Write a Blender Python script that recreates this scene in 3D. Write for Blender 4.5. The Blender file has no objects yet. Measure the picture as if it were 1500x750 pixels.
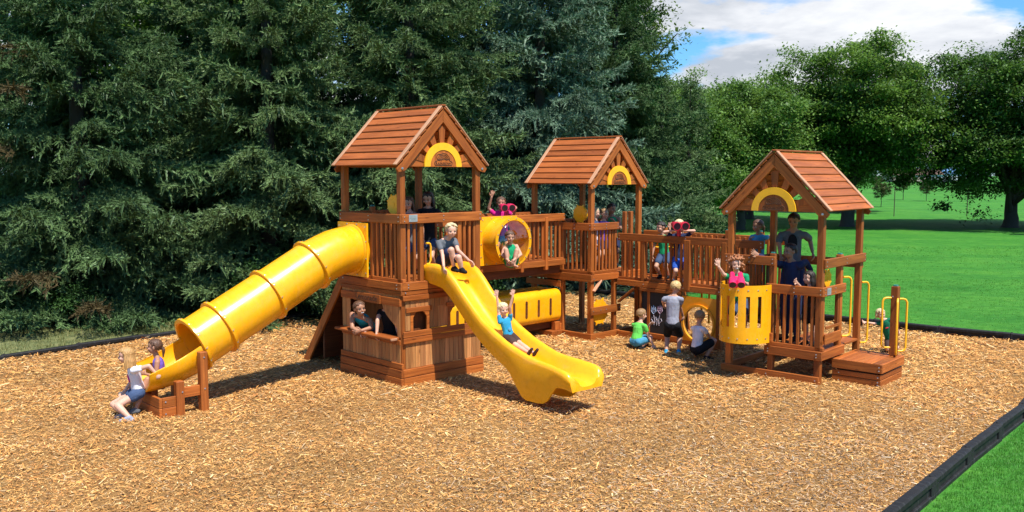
import bpy, math, random
import numpy as np
from mathutils import Vector, Matrix

random.seed(7)
RNG = np.random.default_rng(11)
SC = bpy.context.scene
COL = SC.collection
R = math.radians
V = Vector

# ------------------------------------------------------------------ camera model
CAM_H, PITCH, FPX = 3.0, 0.0891, 1328.4          # metres, radians, focal length for a 1500 px wide frame

def ray(px, py):
    x, y = (px - 750) / FPX, (375 - py) / FPX
    c, s = math.cos(PITCH), math.sin(PITCH)
    return V((x, c + y * s, -s + y * c))

def at(px, py, z=0.0):
    d = ray(px, py); t = (z - CAM_H) / d.z
    return V((0, 0, CAM_H)) + d * t

def atd(px, py, Y):
    d = ray(px, py); return V((0, 0, CAM_H)) + d * (Y / d.y)

cam = bpy.data.cameras.new('camera'); camo = bpy.data.objects.new('camera', cam); COL.objects.link(camo)
camo.location = (0, 0, CAM_H); camo.rotation_euler = (math.pi / 2 - PITCH, 0, 0)
cam.sensor_width = 36; cam.lens = 36 * FPX / 1500; cam.clip_end = 6000; cam.clip_start = 0.1
SC.camera = camo

# ------------------------------------------------------------------ tagging
def tag(o, label=None, cat=None, group=None, kind=None):
    if label: o['label'] = label
    if cat: o['category'] = cat
    if group: o['group'] = group
    if kind: o['kind'] = kind
    return o

def empty(name, loc=(0, 0, 0), rz=0.0, parent=None):
    o = bpy.data.objects.new(name, None); COL.objects.link(o)
    o.location = loc; o.rotation_euler = (0, 0, rz); o.empty_display_size = 0.2
    if parent: o.parent = parent
    return o

def kids(o): return [c for c in COL.objects if c.parent == o]

def copy_tree(o, parent=None):
    c = o.copy(); COL.objects.link(c)
    if parent: c.parent = parent
    for ch in kids(o): copy_tree(ch, c)
    return c

# ------------------------------------------------------------------ materials
class NT:
    def __init__(s, name):
        s.m = bpy.data.materials.new(name); s.m.use_nodes = True
        s.t = s.m.node_tree; s.b = s.t.nodes['Principled BSDF']; s.out = s.t.nodes['Material Output']
    def n(s, typ, **kw):
        nd = s.t.nodes.new(typ)
        for k, v in kw.items():
            if hasattr(nd, k) and not k[0].isupper(): setattr(nd, k, v)
            else: nd.inputs[k.replace('_', ' ')].default_value = v
        return nd
    def l(s, a, b): s.t.links.new(a, b)
    def ramp(s, fac, stops, interp='LINEAR'):
        r = s.t.nodes.new('ShaderNodeValToRGB'); cr = r.color_ramp; cr.interpolation = interp
        while len(cr.elements) < len(stops): cr.elements.new(0.5)
        for e, (p, c) in zip(cr.elements, stops): e.position = p; e.color = (*c, 1) if len(c) == 3 else c
        s.l(fac, r.inputs['Fac']); return r.outputs['Color']
    def mix(s, a, b, fac=0.5, typ='MIX'):
        m = s.t.nodes.new('ShaderNodeMix'); m.data_type = 'RGBA'; m.blend_type = typ
        for sock, v in ((m.inputs[0], fac), (m.inputs[6], a), (m.inputs[7], b)):
            if isinstance(v, (int, float)): sock.default_value = v
            elif isinstance(v, tuple): sock.default_value = (*v, 1) if len(v) == 3 else v
            else: s.l(v, sock)
        return m.outputs[2]
    def noise(s, vec, scale, detail=4, rough=.55, dist=0.0):
        n = s.n('ShaderNodeTexNoise'); n.inputs['Scale'].default_value = scale; n.inputs['Detail'].default_value = detail
        n.inputs['Roughness'].default_value = rough; n.inputs['Distortion'].default_value = dist
        if vec is not None: s.l(vec, n.inputs['Vector'])
        return n.outputs['Fac']
    def mapping(s, vec, scale):
        m = s.n('ShaderNodeMapping'); m.inputs['Scale'].default_value = scale; s.l(vec, m.inputs['Vector']); return m.outputs['Vector']
    def bump(s, h, strength=.3, dist=.01):
        b = s.n('ShaderNodeBump'); b.inputs['Strength'].default_value = strength; b.inputs['Distance'].default_value = dist
        s.l(h, b.inputs['Height']); s.l(b.outputs['Normal'], s.b.inputs['Normal']); return b
    def objco(s): return s.n('ShaderNodeTexCoord').outputs['Object']
    def attr(s, name, out='Vector'):
        a = s.n('ShaderNodeAttribute'); a.attribute_name = name; return a.outputs[out]
    def set(s, **kw):
        for k, v in kw.items(): s.b.inputs[k.replace('_', ' ')].default_value = v
        return s

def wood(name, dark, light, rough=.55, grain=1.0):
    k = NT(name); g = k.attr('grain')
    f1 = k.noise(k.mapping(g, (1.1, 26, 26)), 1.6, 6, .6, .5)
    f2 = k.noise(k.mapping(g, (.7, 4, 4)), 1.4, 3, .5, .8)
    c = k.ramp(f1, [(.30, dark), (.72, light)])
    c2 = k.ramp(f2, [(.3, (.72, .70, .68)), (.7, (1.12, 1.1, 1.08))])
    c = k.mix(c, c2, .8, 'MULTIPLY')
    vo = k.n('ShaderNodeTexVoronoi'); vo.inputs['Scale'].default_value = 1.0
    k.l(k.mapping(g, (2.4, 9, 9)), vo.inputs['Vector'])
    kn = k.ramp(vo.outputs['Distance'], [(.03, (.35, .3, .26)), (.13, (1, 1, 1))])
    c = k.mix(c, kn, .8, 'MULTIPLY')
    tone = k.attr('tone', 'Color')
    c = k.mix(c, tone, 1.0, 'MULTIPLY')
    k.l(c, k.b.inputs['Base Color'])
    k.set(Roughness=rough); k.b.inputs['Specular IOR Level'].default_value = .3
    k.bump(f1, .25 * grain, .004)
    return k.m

def plastic(name, col, rough=.32, var=.06, spec=.5):
    k = NT(name); o = k.objco(); f = k.noise(o, 3.0, 4)
    c = k.ramp(f, [(.3, tuple(x * (1 - var) for x in col)), (.7, tuple(min(1, x * (1 + var)) for x in col))])
    d = k.ramp(k.noise(o, 14, 5, .7), [(.38, (.86, .83, .78)), (.5, (1, 1, 1))])
    c = k.mix(c, d, .45, 'MULTIPLY')
    st = k.ramp(k.noise(k.mapping(o, (9, 1.2, 2.5)), 2.2, 7, .72, .4), [(.52, (0, 0, 0)), (.74, (1, 1, 1))])
    mm = k.n('ShaderNodeMix'); mm.data_type = 'RGBA'; k.l(k.mix((0, 0, 0), st, .16), mm.inputs[0]); k.l(c, mm.inputs[6]); mm.inputs[7].default_value = tuple(min(.8, .25 + x * .6) for x in col) + (1,); c = mm.outputs[2]
    k.l(c, k.b.inputs['Base Color']); k.set(Roughness=rough)
    r = k.ramp(k.noise(o, 6, 4, .6), [(.3, (rough * .8,) * 3), (.7, (rough * 1.35,) * 3)]); k.l(r, k.b.inputs['Roughness'])
    k.b.inputs['Specular IOR Level'].default_value = spec
    return k.m

def cloth(name, col, var=.18):
    k = NT(name); o = k.objco(); f = k.noise(o, 9, 4)
    k.l(k.ramp(f, [(.3, tuple(x * (1 - var) for x in col)), (.7, tuple(min(.95, x * (1 + var)) for x in col))]), k.b.inputs['Base Color'])
    k.set(Roughness=.85); k.b.inputs['Specular IOR Level'].default_value = .15
    k.bump(k.noise(k.mapping(o, (1, 1, .55)), 16, 3, .5, .6), .7, .02)
    return k.m

def skin(name, col):
    k = NT(name); o = k.objco(); f = k.noise(o, 12, 3)
    k.l(k.ramp(f, [(.3, tuple(x * .9 for x in col)), (.7, (col[0] * 1.05, col[1], col[2]))]), k.b.inputs['Base Color'])
    k.set(Roughness=.5); k.b.inputs['Specular IOR Level'].default_value = .3
    k.b.inputs['Subsurface Weight'].default_value = .12; k.b.inputs['Subsurface Radius'].default_value = (.01, .004, .002)
    return k.m

def hairmat(name, col):
    k = NT(name); o = k.objco()
    f = k.noise(k.mapping(o, (60, 60, 9)), 1.6, 4, .6, .4)
    k.l(k.ramp(f, [(.3, tuple(x * .5 for x in col)), (.7, tuple(min(.9, x * 1.35) for x in col))]), k.b.inputs['Base Color'])
    k.set(Roughness=.5); k.bump(f, .8, .008)
    return k.m

def simple(name, col, rough=.6, metal=0.0):
    k = NT(name); o = k.objco(); f = k.noise(o, 20, 4)
    k.l(k.ramp(f, [(.3, tuple(x * .82 for x in col)), (.7, tuple(min(1, x * 1.12) for x in col))]), k.b.inputs['Base Color'])
    k.set(Roughness=rough, Metallic=metal); return k.m

def leafmat(name, dark, light, transl=.3, rough=.5, spec=.3):
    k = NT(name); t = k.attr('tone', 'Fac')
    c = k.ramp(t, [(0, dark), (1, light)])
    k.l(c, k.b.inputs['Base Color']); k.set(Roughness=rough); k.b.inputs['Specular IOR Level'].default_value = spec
    if transl > 0:
        tr = k.n('ShaderNodeBsdfTranslucent'); k.l(k.mix(c, (1.0, 1.0, .55), .6, 'MULTIPLY'), tr.inputs['Color'])
        mx = k.n('ShaderNodeMixShader'); mx.inputs[0].default_value = transl
        k.l(k.b.outputs[0], mx.inputs[1]); k.l(tr.outputs[0], mx.inputs[2]); k.l(mx.outputs[0], k.out.inputs['Surface'])
    return k.m

M = {}
M['wood'] = wood('stained_cedar', (.25, .062, .011), (.52, .158, .028))
M['roof'] = wood('roof_cedar', (.27, .068, .015), (.49, .142, .031))
M['trim'] = wood('weathered_trim_cedar', (.40, .19, .10), (.66, .36, .20))
M['siding'] = wood('siding_cedar', (.33, .13, .042), (.60, .29, .10))
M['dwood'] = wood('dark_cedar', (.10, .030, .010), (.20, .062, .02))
M['yellow'] = plastic('yellow_plastic', (.93, .415, .006), .27, .05, .5)
M['sign_yellow'] = plastic('yellow_board', (.93, .47, .010), .45)
M['orange_plastic'] = plastic('orange_yellow_plastic', (.85, .33, .01), .4)
M['red_plastic'] = plastic('red_plastic', (.62, .012, .045), .3)
M['pink_plastic'] = plastic('pink_plastic', (.78, .02, .11), .3)
M['black_plastic'] = plastic('black_plastic', (.012, .0115, .0115), .6, .3, .3)
M['handle'] = plastic('yellow_coated_steel', (.93, .46, .012), .35)
M['engrave'] = simple('burnt_engraving', (.07, .025, .01), .8)
M['steel'] = simple('zinc_steel', (.55, .56, .56), .35, .9)
M['plaque'] = simple('brushed_plaque', (.45, .47, .47), .5, .5)
M['cap'] = simple('teal_cap', (.03, .20, .17), .5)
M['chalkboard'] = simple('chalkboard_black', (.018, .018, .017), .75)
M['chalk'] = simple('chalk_lines', (.6, .55, .62), .95)
M['chalk_blue'] = simple('chalk_blue', (.42, .52, .66), .95)
M['chalk_pink'] = simple('chalk_pink', (.62, .42, .5), .95)
M['lens'] = simple('dark_lens', (.03, .012, .02), .1)
M['bark'] = simple('tree_bark', (.07, .05, .036), .9)
k = NT('bubble_acrylic'); tp = k.n('ShaderNodeBsdfTransparent'); tp.inputs['Color'].default_value = (.97, .92, .80, 1); gl = k.n('ShaderNodeBsdfGlossy'); gl.inputs['Roughness'].default_value = .06; gl.inputs['Color'].default_value = (1, 1, 1, 1)
fr = k.n('ShaderNodeLayerWeight'); fr.inputs['Blend'].default_value = .35; mr = k.n('ShaderNodeMapRange'); k.l(fr.outputs['Fresnel'], mr.inputs['Value']); mr.inputs['To Min'].default_value = .07; mr.inputs['To Max'].default_value = .6
mxs = k.n('ShaderNodeMixShader'); k.l(mr.outputs[0], mxs.inputs[0]); k.l(tp.outputs[0], mxs.inputs[1]); k.l(gl.outputs[0], mxs.inputs[2]); k.l(mxs.outputs[0], k.out.inputs['Surface'])
M['acrylic'] = k.m

# ------------------------------------------------------------------ mesh builder
class MB:
    def __init__(s): s.v = []; s.f = []; s.g = []; s.t = []
    def add(s, verts, faces, axes=None, tone=None):
        o = len(s.v); verts = [V(p) for p in verts]
        s.v += verts; s.f += [tuple(i + o for i in f) for f in faces]
        L, W, T = axes or (V((1, 0, 0)), V((0, 1, 0)), V((0, 0, 1)))
        r = [random.uniform(0, 40) for _ in range(3)]
        s.g += [(p.dot(L) + r[0], p.dot(W) + r[1], p.dot(T) + r[2]) for p in verts]
        if tone is None:
            a = random.uniform(.70, 1.20); tone = (a * random.uniform(.97, 1.05), a, a * random.uniform(.94, 1.04))
        s.t += [tone] * len(verts); return s
    def box(s, c, half, axes=None, ch=.005, tone=None):
        A = axes or (V((1, 0, 0)), V((0, 1, 0)), V((0, 0, 1))); c = V(c)
        ch = min(ch, min(half) * .45); vs = []; idx = {}
        for sx in (-1, 1):
            for sy in (-1, 1):
                for sz in (-1, 1):
                    for k in range(3):
                        h = [half[0] - ch, half[1] - ch, half[2] - ch]; h[k] += ch
                        idx[(sx, sy, sz, k)] = len(vs)
                        vs.append(c + A[0] * (sx * h[0]) + A[1] * (sy * h[1]) + A[2] * (sz * h[2]))
        fs = []
        def q(l): fs.append(tuple(l))
        for k in range(3):
            a, b = (k + 1) % 3, (k + 2) % 3
            for sg in (-1, 1):
                cs = [(-1, -1), (1, -1), (1, 1), (-1, 1)]
                if sg < 0: cs.reverse()
                l = []
                for ca, cb in cs:
                    sgn = [0, 0, 0]; sgn[k] = sg; sgn[a] = ca; sgn[b] = cb; l.append(idx[(*sgn, k)])
                q(l)
        for k in range(3):
            a, b = (k + 1) % 3, (k + 2) % 3
            for ca in (-1, 1):
                for cb in (-1, 1):
                    s0 = [0, 0, 0]; s0[k] = -1; s0[a] = ca; s0[b] = cb; s1 = list(s0); s1[k] = 1
                    l = [idx[(*s0, a)], idx[(*s1, a)], idx[(*s1, b)], idx[(*s0, b)]]
                    if ca * cb > 0: l.reverse()
                    q(l)
        for sx in (-1, 1):
            for sy in (-1, 1):
                for sz in (-1, 1):
                    l = [idx[(sx, sy, sz, k)] for k in range(3)]
                    if sx * sy * sz < 0: l.reverse()
                    q(l)
        order = sorted(range(3), key=lambda i: -half[i])
        s.add(vs, fs, tuple(A[i] for i in order), tone); return s
    def bx(s, x0, x1, y0, y1, z0, z1, ch=.005, tone=None):
        return s.box(((x0 + x1) / 2, (y0 + y1) / 2, (z0 + z1) / 2), (abs(x1 - x0) / 2, abs(y1 - y0) / 2, abs(z1 - z0) / 2), None, ch, tone)
    def beam(s, p0, p1, w, t, up=(0, 0, 1), ch=.005, tone=None):
        """board from p0 to p1: w across (perpendicular to up), t along up"""
        p0, p1 = V(p0), V(p1); L = (p1 - p0); ln = L.length; L = L / ln
        W = V(up).cross(L).normalized(); T = L.cross(W)
        return s.box((p0 + p1) / 2, (ln / 2, w / 2, t / 2), (L, W, T), ch, tone)
    def prism(s, poly, org, ux, uy, th, axes=None, tone=None):
        org, ux, uy = V(org), V(ux), V(uy); n = ux.cross(uy).normalized(); k = len(poly)
        vs = [org + ux * a + uy * b for a, b in poly] + [org + ux * a + uy * b + n * th for a, b in poly]
        area = sum(poly[i][0] * poly[(i + 1) % k][1] - poly[(i + 1) % k][0] * poly[i][1] for i in range(k))
        fs = [tuple(range(k))[::-1], tuple(range(k, 2 * k))] + [(i, (i + 1) % k, k + (i + 1) % k, k + i) for i in range(k)]
        if area < 0: fs = [f[::-1] for f in fs]
        return s.add(vs, fs, axes or (ux, uy, n), tone)
    def tube(s, pts, r, n=10, closed=False, caps=True, tone=(1, 1, 1), flat=1.0):
        pts = [V(p) for p in pts]; k = len(pts); rs = r if isinstance(r, (list, tuple)) else [r] * k
        vs = []; prev = None
        for i in range(k):
            a = pts[(i + 1) % k] if (closed or i < k - 1) else pts[i]; b = pts[i - 1] if (closed or i > 0) else pts[i]
            d = (a - b).normalized()
            if prev is None:
                u = d.cross(V((0, 0, 1)))
                if u.length < .05: u = d.cross(V((1, 0, 0)))
            else: u = prev - d * prev.dot(d)
            u.normalize(); w = d.cross(u); prev = u
            for j in range(n):
                an = 2 * math.pi * j / n; vs.append(pts[i] + u * (math.cos(an) * rs[i]) + w * (math.sin(an) * rs[i] * flat))
        fs = []
        for i in range(k if closed else k - 1):
            for j in range(n):
                a = i * n + j; b = i * n + (j + 1) % n; i2 = (i + 1) % k
                fs.append((a, b, i2 * n + (j + 1) % n, i2 * n + j))
        if caps and not closed: fs += [tuple(range(n))[::-1], tuple(range((k - 1) * n, k * n))]
        return s.add(vs, fs, None, tone)
    def ell(s, c, rad, axes=None, n=12, m=8, tone=(1, 1, 1)):
        A = axes or (V((1, 0, 0)), V((0, 1, 0)), V((0, 0, 1))); c = V(c); vs = [c - A[2] * rad[2]]
        for i in range(1, m):
            ph = -math.pi / 2 + math.pi * i / m
            for j in range(n):
                th = 2 * math.pi * j / n
                vs.append(c + A[0] * (rad[0] * math.cos(ph) * math.cos(th)) + A[1] * (rad[1] * math.cos(ph) * math.sin(th)) + A[2] * (rad[2] * math.sin(ph)))
        vs.append(c + A[2] * rad[2]); fs = [(0, 1 + (j + 1) % n, 1 + j) for j in range(n)]
        for i in range(m - 2):
            for j in range(n):
                a = 1 + i * n + j; b = 1 + i * n + (j + 1) % n; fs.append((a, b, b + n, a + n))
        l = len(vs) - 1; o = 1 + (m - 2) * n
        fs += [(o + j, o + (j + 1) % n, l) for j in range(n)]
        return s.add(vs, fs, None, tone)
    def cap(s, p0, p1, r0, r1, flat=1.0, side=None, n=12):
        """closed tapered capsule; elliptical section: full radius along side, flat*radius across it"""
        p0, p1 = V(p0), V(p1); d = p1 - p0; ln = max(d.length, 1e-5); d = d / ln
        u = V(side) if side is not None else d.cross(V((.3, .9, .2)))
        u = u - d * u.dot(d)
        if u.length < 1e-4: u = d.cross(V((.9, .1, .4)))
        u.normalize(); w = d.cross(u); vs = [p0 - d * r0]; rings = []
        for a in (-60, -30, 0): rings.append((p0 + d * (r0 * math.sin(R(a))), r0 * math.cos(R(a))))
        for a in (0, 30, 60): rings.append((p1 + d * (r1 * math.sin(R(a))), r1 * math.cos(R(a))))
        for c, r in rings:
            for j in range(n):
                an = 2 * math.pi * j / n; vs.append(c + u * (math.cos(an) * r) + w * (math.sin(an) * r * flat))
        vs.append(p1 + d * r1); fs = [(0, 1 + (j + 1) % n, 1 + j) for j in range(n)]
        for i in range(len(rings) - 1):
            for j in range(n):
                a = 1 + i * n + j; b = 1 + i * n + (j + 1) % n; fs.append((a, b, b + n, a + n))
        l = len(vs) - 1; o = 1 + (len(rings) - 1) * n
        fs += [(o + j, o + (j + 1) % n, l) for j in range(n)]
        return s.add(vs, fs, None, (1, 1, 1))
    def grid(s, rows, closed_u=False, tone=(1, 1, 1), caps=False):
        """rows of equally many points -> quads"""
        n = len(rows[0]); vs = [p for r in rows for p in r]; fs = []
        for i in range(len(rows) - 1):
            for j in range(n if closed_u else n - 1):
                a = i * n + j; b = i * n + (j + 1) % n; fs.append((a, b, b + n, a + n))
        if caps: fs += [tuple(range(n))[::-1], tuple(range((len(rows) - 1) * n, len(rows) * n))]
        return s.add(vs, fs, None, tone)
    def build(s, name, mat, parent=None, smooth=None, mods=None, weld=False):
        me = bpy.data.meshes.new(name); me.from_pydata([tuple(p) for p in s.v], [], s.f)
        a = me.attributes.new('grain', 'FLOAT_VECTOR', 'POINT'); a.data.foreach_set('vector', np.array(s.g, dtype=np.float32).ravel())
        a = me.color_attributes.new('tone', 'FLOAT_COLOR', 'POINT')
        c = np.ones((len(s.v), 4), dtype=np.float32); c[:, :3] = np.array(s.t, dtype=np.float32); a.data.foreach_set('color', c.ravel())
        me.materials.append(mat)
        if smooth is not None:
            me.shade_smooth()
            if smooth < 180: me.set_sharp_from_angle(angle=R(smooth))
        me.update(); o = bpy.data.objects.new(name, me); COL.objects.link(o)
        if parent: o.parent = parent
        return o

def bigmesh(name, verts, faces, mat, parent=None, tone=None, smooth=False):
    """numpy mesh: verts (n,3), faces (m,k) with constant k"""
    me = bpy.data.meshes.new(name); n, (m, k) = len(verts), faces.shape
    me.vertices.add(n); me.vertices.foreach_set('co', np.ascontiguousarray(verts, dtype=np.float32).ravel())
    me.loops.add(m * k); me.loops.foreach_set('vertex_index', np.ascontiguousarray(faces, dtype=np.int32).ravel())
    me.polygons.add(m); me.polygons.foreach_set('loop_start', np.arange(0, m * k, k, dtype=np.int32))
    me.polygons.foreach_set('loop_total', np.full(m, k, dtype=np.int32))
    if tone is not None:
        if tone.ndim == 1:
            a = me.attributes.new('tone', 'FLOAT', 'POINT'); a.data.foreach_set('value', tone.astype(np.float32))
        else:
            a = me.color_attributes.new('tone', 'FLOAT_COLOR', 'POINT'); c = np.ones((n, 4), dtype=np.float32); c[:, :3] = tone
            a.data.foreach_set('color', c.ravel())
    me.update(calc_edges=True); me.materials.append(mat)
    if smooth: me.shade_smooth()
    o = bpy.data.objects.new(name, me); COL.objects.link(o)
    if parent: o.parent = parent
    return o

def text_mb(mb, txt, size, org, ux, uy, th=.004, sx=1.0):
    cu = bpy.data.curves.new('letters', 'FONT'); cu.body = txt; cu.size = size; cu.align_x = 'CENTER'; cu.extrude = th / 2; cu.resolution_u = 3
    o = bpy.data.objects.new('letters', cu); COL.objects.link(o)
    me = bpy.data.meshes.new_from_object(o.evaluated_get(bpy.context.evaluated_depsgraph_get()))
    org, ux, uy = V(org), V(ux), V(uy); n = ux.cross(uy)
    vs = [org + ux * (v.co.x * sx) + uy * v.co.y + n * v.co.z for v in me.vertices]
    mb.add(vs, [tuple(p.vertices) for p in me.polygons], None, (1, 1, 1))
    bpy.data.objects.remove(o); bpy.data.curves.remove(cu); bpy.data.meshes.remove(me)
    return mb
# ------------------------------------------------------------------ play structure
S = 1.493
T1 = (-1.558, 12.671, .7626); T2 = (1.425, 16.260, .7879); T3 = (4.382, 12.728, .8414)

def loc2w(T, x, y, z):
    c, s = math.cos(T[2]), math.sin(T[2]); return V((T[0] + x * c - y * s, T[1] + x * s + y * c, z))

def part(name, mat, parent, mb, smooth=None, label=None):
    o = mb.build(name, M[mat] if isinstance(mat, str) else mat, parent, smooth)
    if label: o['label'] = label
    return o

def bolt(mb, p, n, r=.012):
    p, n = V(p), V(n); u = n.cross(V((.3, .5, .8))).normalized()
    return mb.tube([p - n * .006, p + n * .005, p + n * .007], [r, r, r * .6], 8)

def bolts(parent, pts, n):
    mb = MB()
    for p in pts: bolt(mb, p, n, .011)
    return part('bolt_heads', 'steel', parent, mb, 30)

def post(parent, x, y, z0, z1, mat='wood', w=.045, cap=False, name='post'):
    mb = MB(); mb.bx(x - w, x + w, y - w, y + w, z0, z1, .006); o = part(name, mat, parent, mb)
    if cap: part('post_cap', 'cap', o, MB().bx(x - .03, x + .03, y - .03, y + .03, z1, z1 + .022, .008))
    return o

def railing(parent, p0, p1, nrm, zt, zb, spots=(), h=.135, mat='wood', low=True, bw=.042, thick=.036, rail_from=0.0):
    """rail on the outer side of the line p0-p1 (local 2D), balusters at distances 'spots' along it"""
    p0, p1, n = V(p0), V(p1), V(nrm); d = (p1 - p0); ln = d.length; d = d / ln
    a, b = p0 + n * (thick / 2 + .001), p1 + n * (thick / 2 + .001)
    mb = MB(); mb.beam((a.x, a.y, zt - h / 2), (b.x, b.y, zt - h / 2), thick, h, ch=.007)
    r = part('railing', mat, parent, mb)
    mbb = MB()
    for t in (.04, ln * .5, ln - .04):
        for zz in (zt - h * .3, zt - h * .75):
            q = p0 + d * t + n * (thick + .001); bolt(mbb, (q.x, q.y, zz), (n.x, n.y, 0), .009)
    part('bolt_heads', 'steel', r, mbb, 30)
    if low:
        q0, q1 = p0 - n * .03, p1 - n * .03
        part('bottom_rail', mat, r, MB().beam((q0.x, q0.y, zb + .03), (q1.x, q1.y, zb + .03), .06, .055))
    for t in spots:
        q = p0 + d * t - n * .028
        L = V((0, 0, 1)); z0, z1 = zb + .058 if low else zb, zt - .03
        part('baluster', mat, r, MB().box((q.x, q.y, (z0 + z1) / 2), ((z1 - z0) / 2, bw / 2, .019), (L, V((d.x, d.y, 0)), V((n.x, n.y, 0))), .006))
    return r

def deck(parent, x0, x1, y0, y1, z, mat='wood', along='x', th=.034, w=.118):
    mb = MB()
    lo, hi = (y0, y1) if along == 'x' else (x0, x1); k = max(1, round((hi - lo) / w)); st = (hi - lo) / k
    for i in range(k):
        a = lo + i * st + .003; b = lo + (i + 1) * st - .003
        if along == 'x': mb.bx(x0, x1, a, b, z - th, z)
        else: mb.bx(a, b, y0, y1, z - th, z)
    return part('deck', mat, parent, mb)

def arc_pts(cx, cz, r, a0, a1, k): return [(cx + r * math.cos(R(a0 + (a1 - a0) * i / k)), cz + r * math.sin(R(a0 + (a1 - a0) * i / k))) for i in range(k + 1)]

def roof(parent, gable, ze, oe=.081, og=.066, rise=.844):
    def P(c, a, z): return V((c, a, z)) if gable == 'b' else V((a, c, z))
    def D(c, a, z): return P(c, a, z)
    run = S / 2 + oe; sl = math.hypot(run, rise); nc = 8
    mb = MB()
    for sgn in (-1, 1):                       # sgn -1: slope that falls towards small c
        dn = D(sgn * run / sl, 0, -rise / sl); nn = D(sgn * rise / sl, 0, run / sl)
        top = P(S / 2, 0, ze + rise); al = D(0, 1, 0)
        for i in range(nc):
            a = sl * i / nc - (.0 if i else -.004); b = sl * (i + 1) / nc + (.02 if i < nc - 1 else 0)
            p0 = top + dn * a + nn * (.004); p1 = top + dn * b + nn * .026
            ax = (p1 - p0).normalized(); nr = al.cross(ax); nr = nr if nr.z > 0 else -nr
            cc = (p0 + p1) / 2 + al * (S / 2) + nr * .011
            tn = random.uniform(.82, 1.14)
            mb.box(cc, (S / 2 + og - random.uniform(.004, .008), (b - a) / 2, .011), (al, ax, nr), .004, (tn, tn * .98, tn * .97))
    rf = part('roof', 'roof', parent, mb)
    for sgn in (-1, 1):
        dn = D(sgn * run / sl, 0, -rise / sl); nn = D(sgn * rise / sl, 0, run / sl); al = D(0, 1, 0)
        for end in (0, 1):
            a = -og + .036 if end == 0 else S + og - .036
            top = P(S / 2, a, ze + rise) + nn * .047
            part('rake_trim', 'trim', rf, MB().box(top + dn * (sl / 2 + .004), (sl / 2, .036, .010), (dn, al, nn), .004, (1, 1, 1)))
    part('ridge_board', 'roof', rf, MB().box(P(S / 2, S / 2, ze + rise + .042), (S / 2 + og, .035, .013), (D(0, 1, 0), D(1, 0, 0), D(0, 0, 1)), .006))
    # rafters and tie beams at both gables
    for end, a in ((0, -.045), (1, S + .012)):
        for sgn in (-1, 1):
            dn = D(sgn * run / sl, 0, -rise / sl); nn = D(sgn * rise / sl, 0, run / sl)
            pts = [(0, -.006), (sl + .02, -.006), (sl + .03, -.07), (sl - .07, -.135), (.125, -.135)]
            org = P(S / 2, a, ze + rise)
            part('rafter', 'wood', rf, MB().prism(pts, org, dn, nn, .033 if dn.cross(nn).dot(D(0, 1, 0)) > 0 else -.033, (dn, nn, D(0, 1, 0))))
            q = org + dn * (sl - .045) - nn * .075 - D(0, .004, 0)
            if end == 0: part('bolt_heads', 'steel', rf, bolt(MB(), q, D(0, -1, 0), .018), 30)
        part('tie_beam', 'wood', rf, MB().box(P(S / 2, a + .058, ze + .07), (S / 2 - .02, .018, .065), (D(1, 0, 0), D(0, 1, 0), D(0, 0, 1)), .005))
    # sunburst gable panel on the front
    a = -.020; cz = ze + .008
    ux, uz = D(1, 0, 0), V((0, 0, 1)); nout = D(0, -1, 0); fl = ux.cross(uz).dot(nout)
    def pr(poly, aa, th): return MB().prism(poly, P(S / 2, aa, cz), ux, uz, th * fl, (uz, ux, nout))
    # apex triangle and curved braces
    bk = part('gable_panel', 'wood', rf, pr([(-.20, .62), (.20, .62), (0, .82)], .0, .03))
    for sg in (-1, 1):
        curve = [(sg * (.70 - .0), .03), (sg * .60, .03), (sg * .575, .10), (sg * .52, .19), (sg * .44, .27), (sg * .36, .335), (sg * .30, .42), (sg * .25, .52), (sg * .16, .60), (sg * .05, .635), (sg * .0, .64), (sg * 0, .70), (sg * .12, .72)]
        part('curved_brace', 'wood', bk, pr(curve, -.002, .028))
    for an in (18, 42, 66, 90, 114, 138, 162):
        ca, sa = math.cos(R(an)), math.sin(R(an)); r0, r1 = .30, .50 + .07 * sa
        if an in (18, 162): r1 = .56
        w0, w1 = .038, .060
        poly = [(ca * r0 + sa * w0, sa * r0 - ca * w0), (ca * r1 + sa * w1, sa * r1 - ca * w1), (ca * (r1 + .02), sa * (r1 + .02)), (ca * r1 - sa * w1, sa * r1 + ca * w1), (ca * r0 - sa * w0, sa * r0 + ca * w0)]
        part('sun_ray', 'wood', bk, pr(poly, .012, .026))
    ring = arc_pts(0, 0, .345, 0, 180, 30) + arc_pts(0, 0, .240, 180, 0, 24)
    part('sun_arch', 'sign_yellow', bk, pr(ring, -.022, .024))
    em = part('emblem_board', 'wood', bk, pr(arc_pts(0, 0, .238, 0, 180, 24), -.016, .022))
    # engraved emblem: sun, rainbow and a cloud with the word
    ex = D(-1, 0, 0) if gable == 'a' else D(1, 0, 0)          # reading direction seen from outside
    o = P(S / 2, -.0395, cz)
    mb = MB()
    def line(pts, r=.0045): mb.tube([o + ex * x + uz * z for x, z in pts], r, 6)
    line(arc_pts(-.075, .135, .045, 40, 300, 14))
    for rr in (.05, .072, .094, .116): line(arc_pts(.01, .075, rr, 12, 168, 14), .004)
    cl = arc_pts(-.135, .048, .028, 270, 100, 6) + arc_pts(-.085, .075, .03, 170, 60, 5) + arc_pts(.09, .08, .03, 120, 10, 5) + arc_pts(.14, .048, .028, 80, -90, 6)
    line(cl + [cl[0]], .0045)
    text_mb(mb, 'RAINBOW', .052, o + uz * .026, ex, uz, .004, 1.15)
    part('emblem', 'engrave', em, mb)
    return rf

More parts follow.
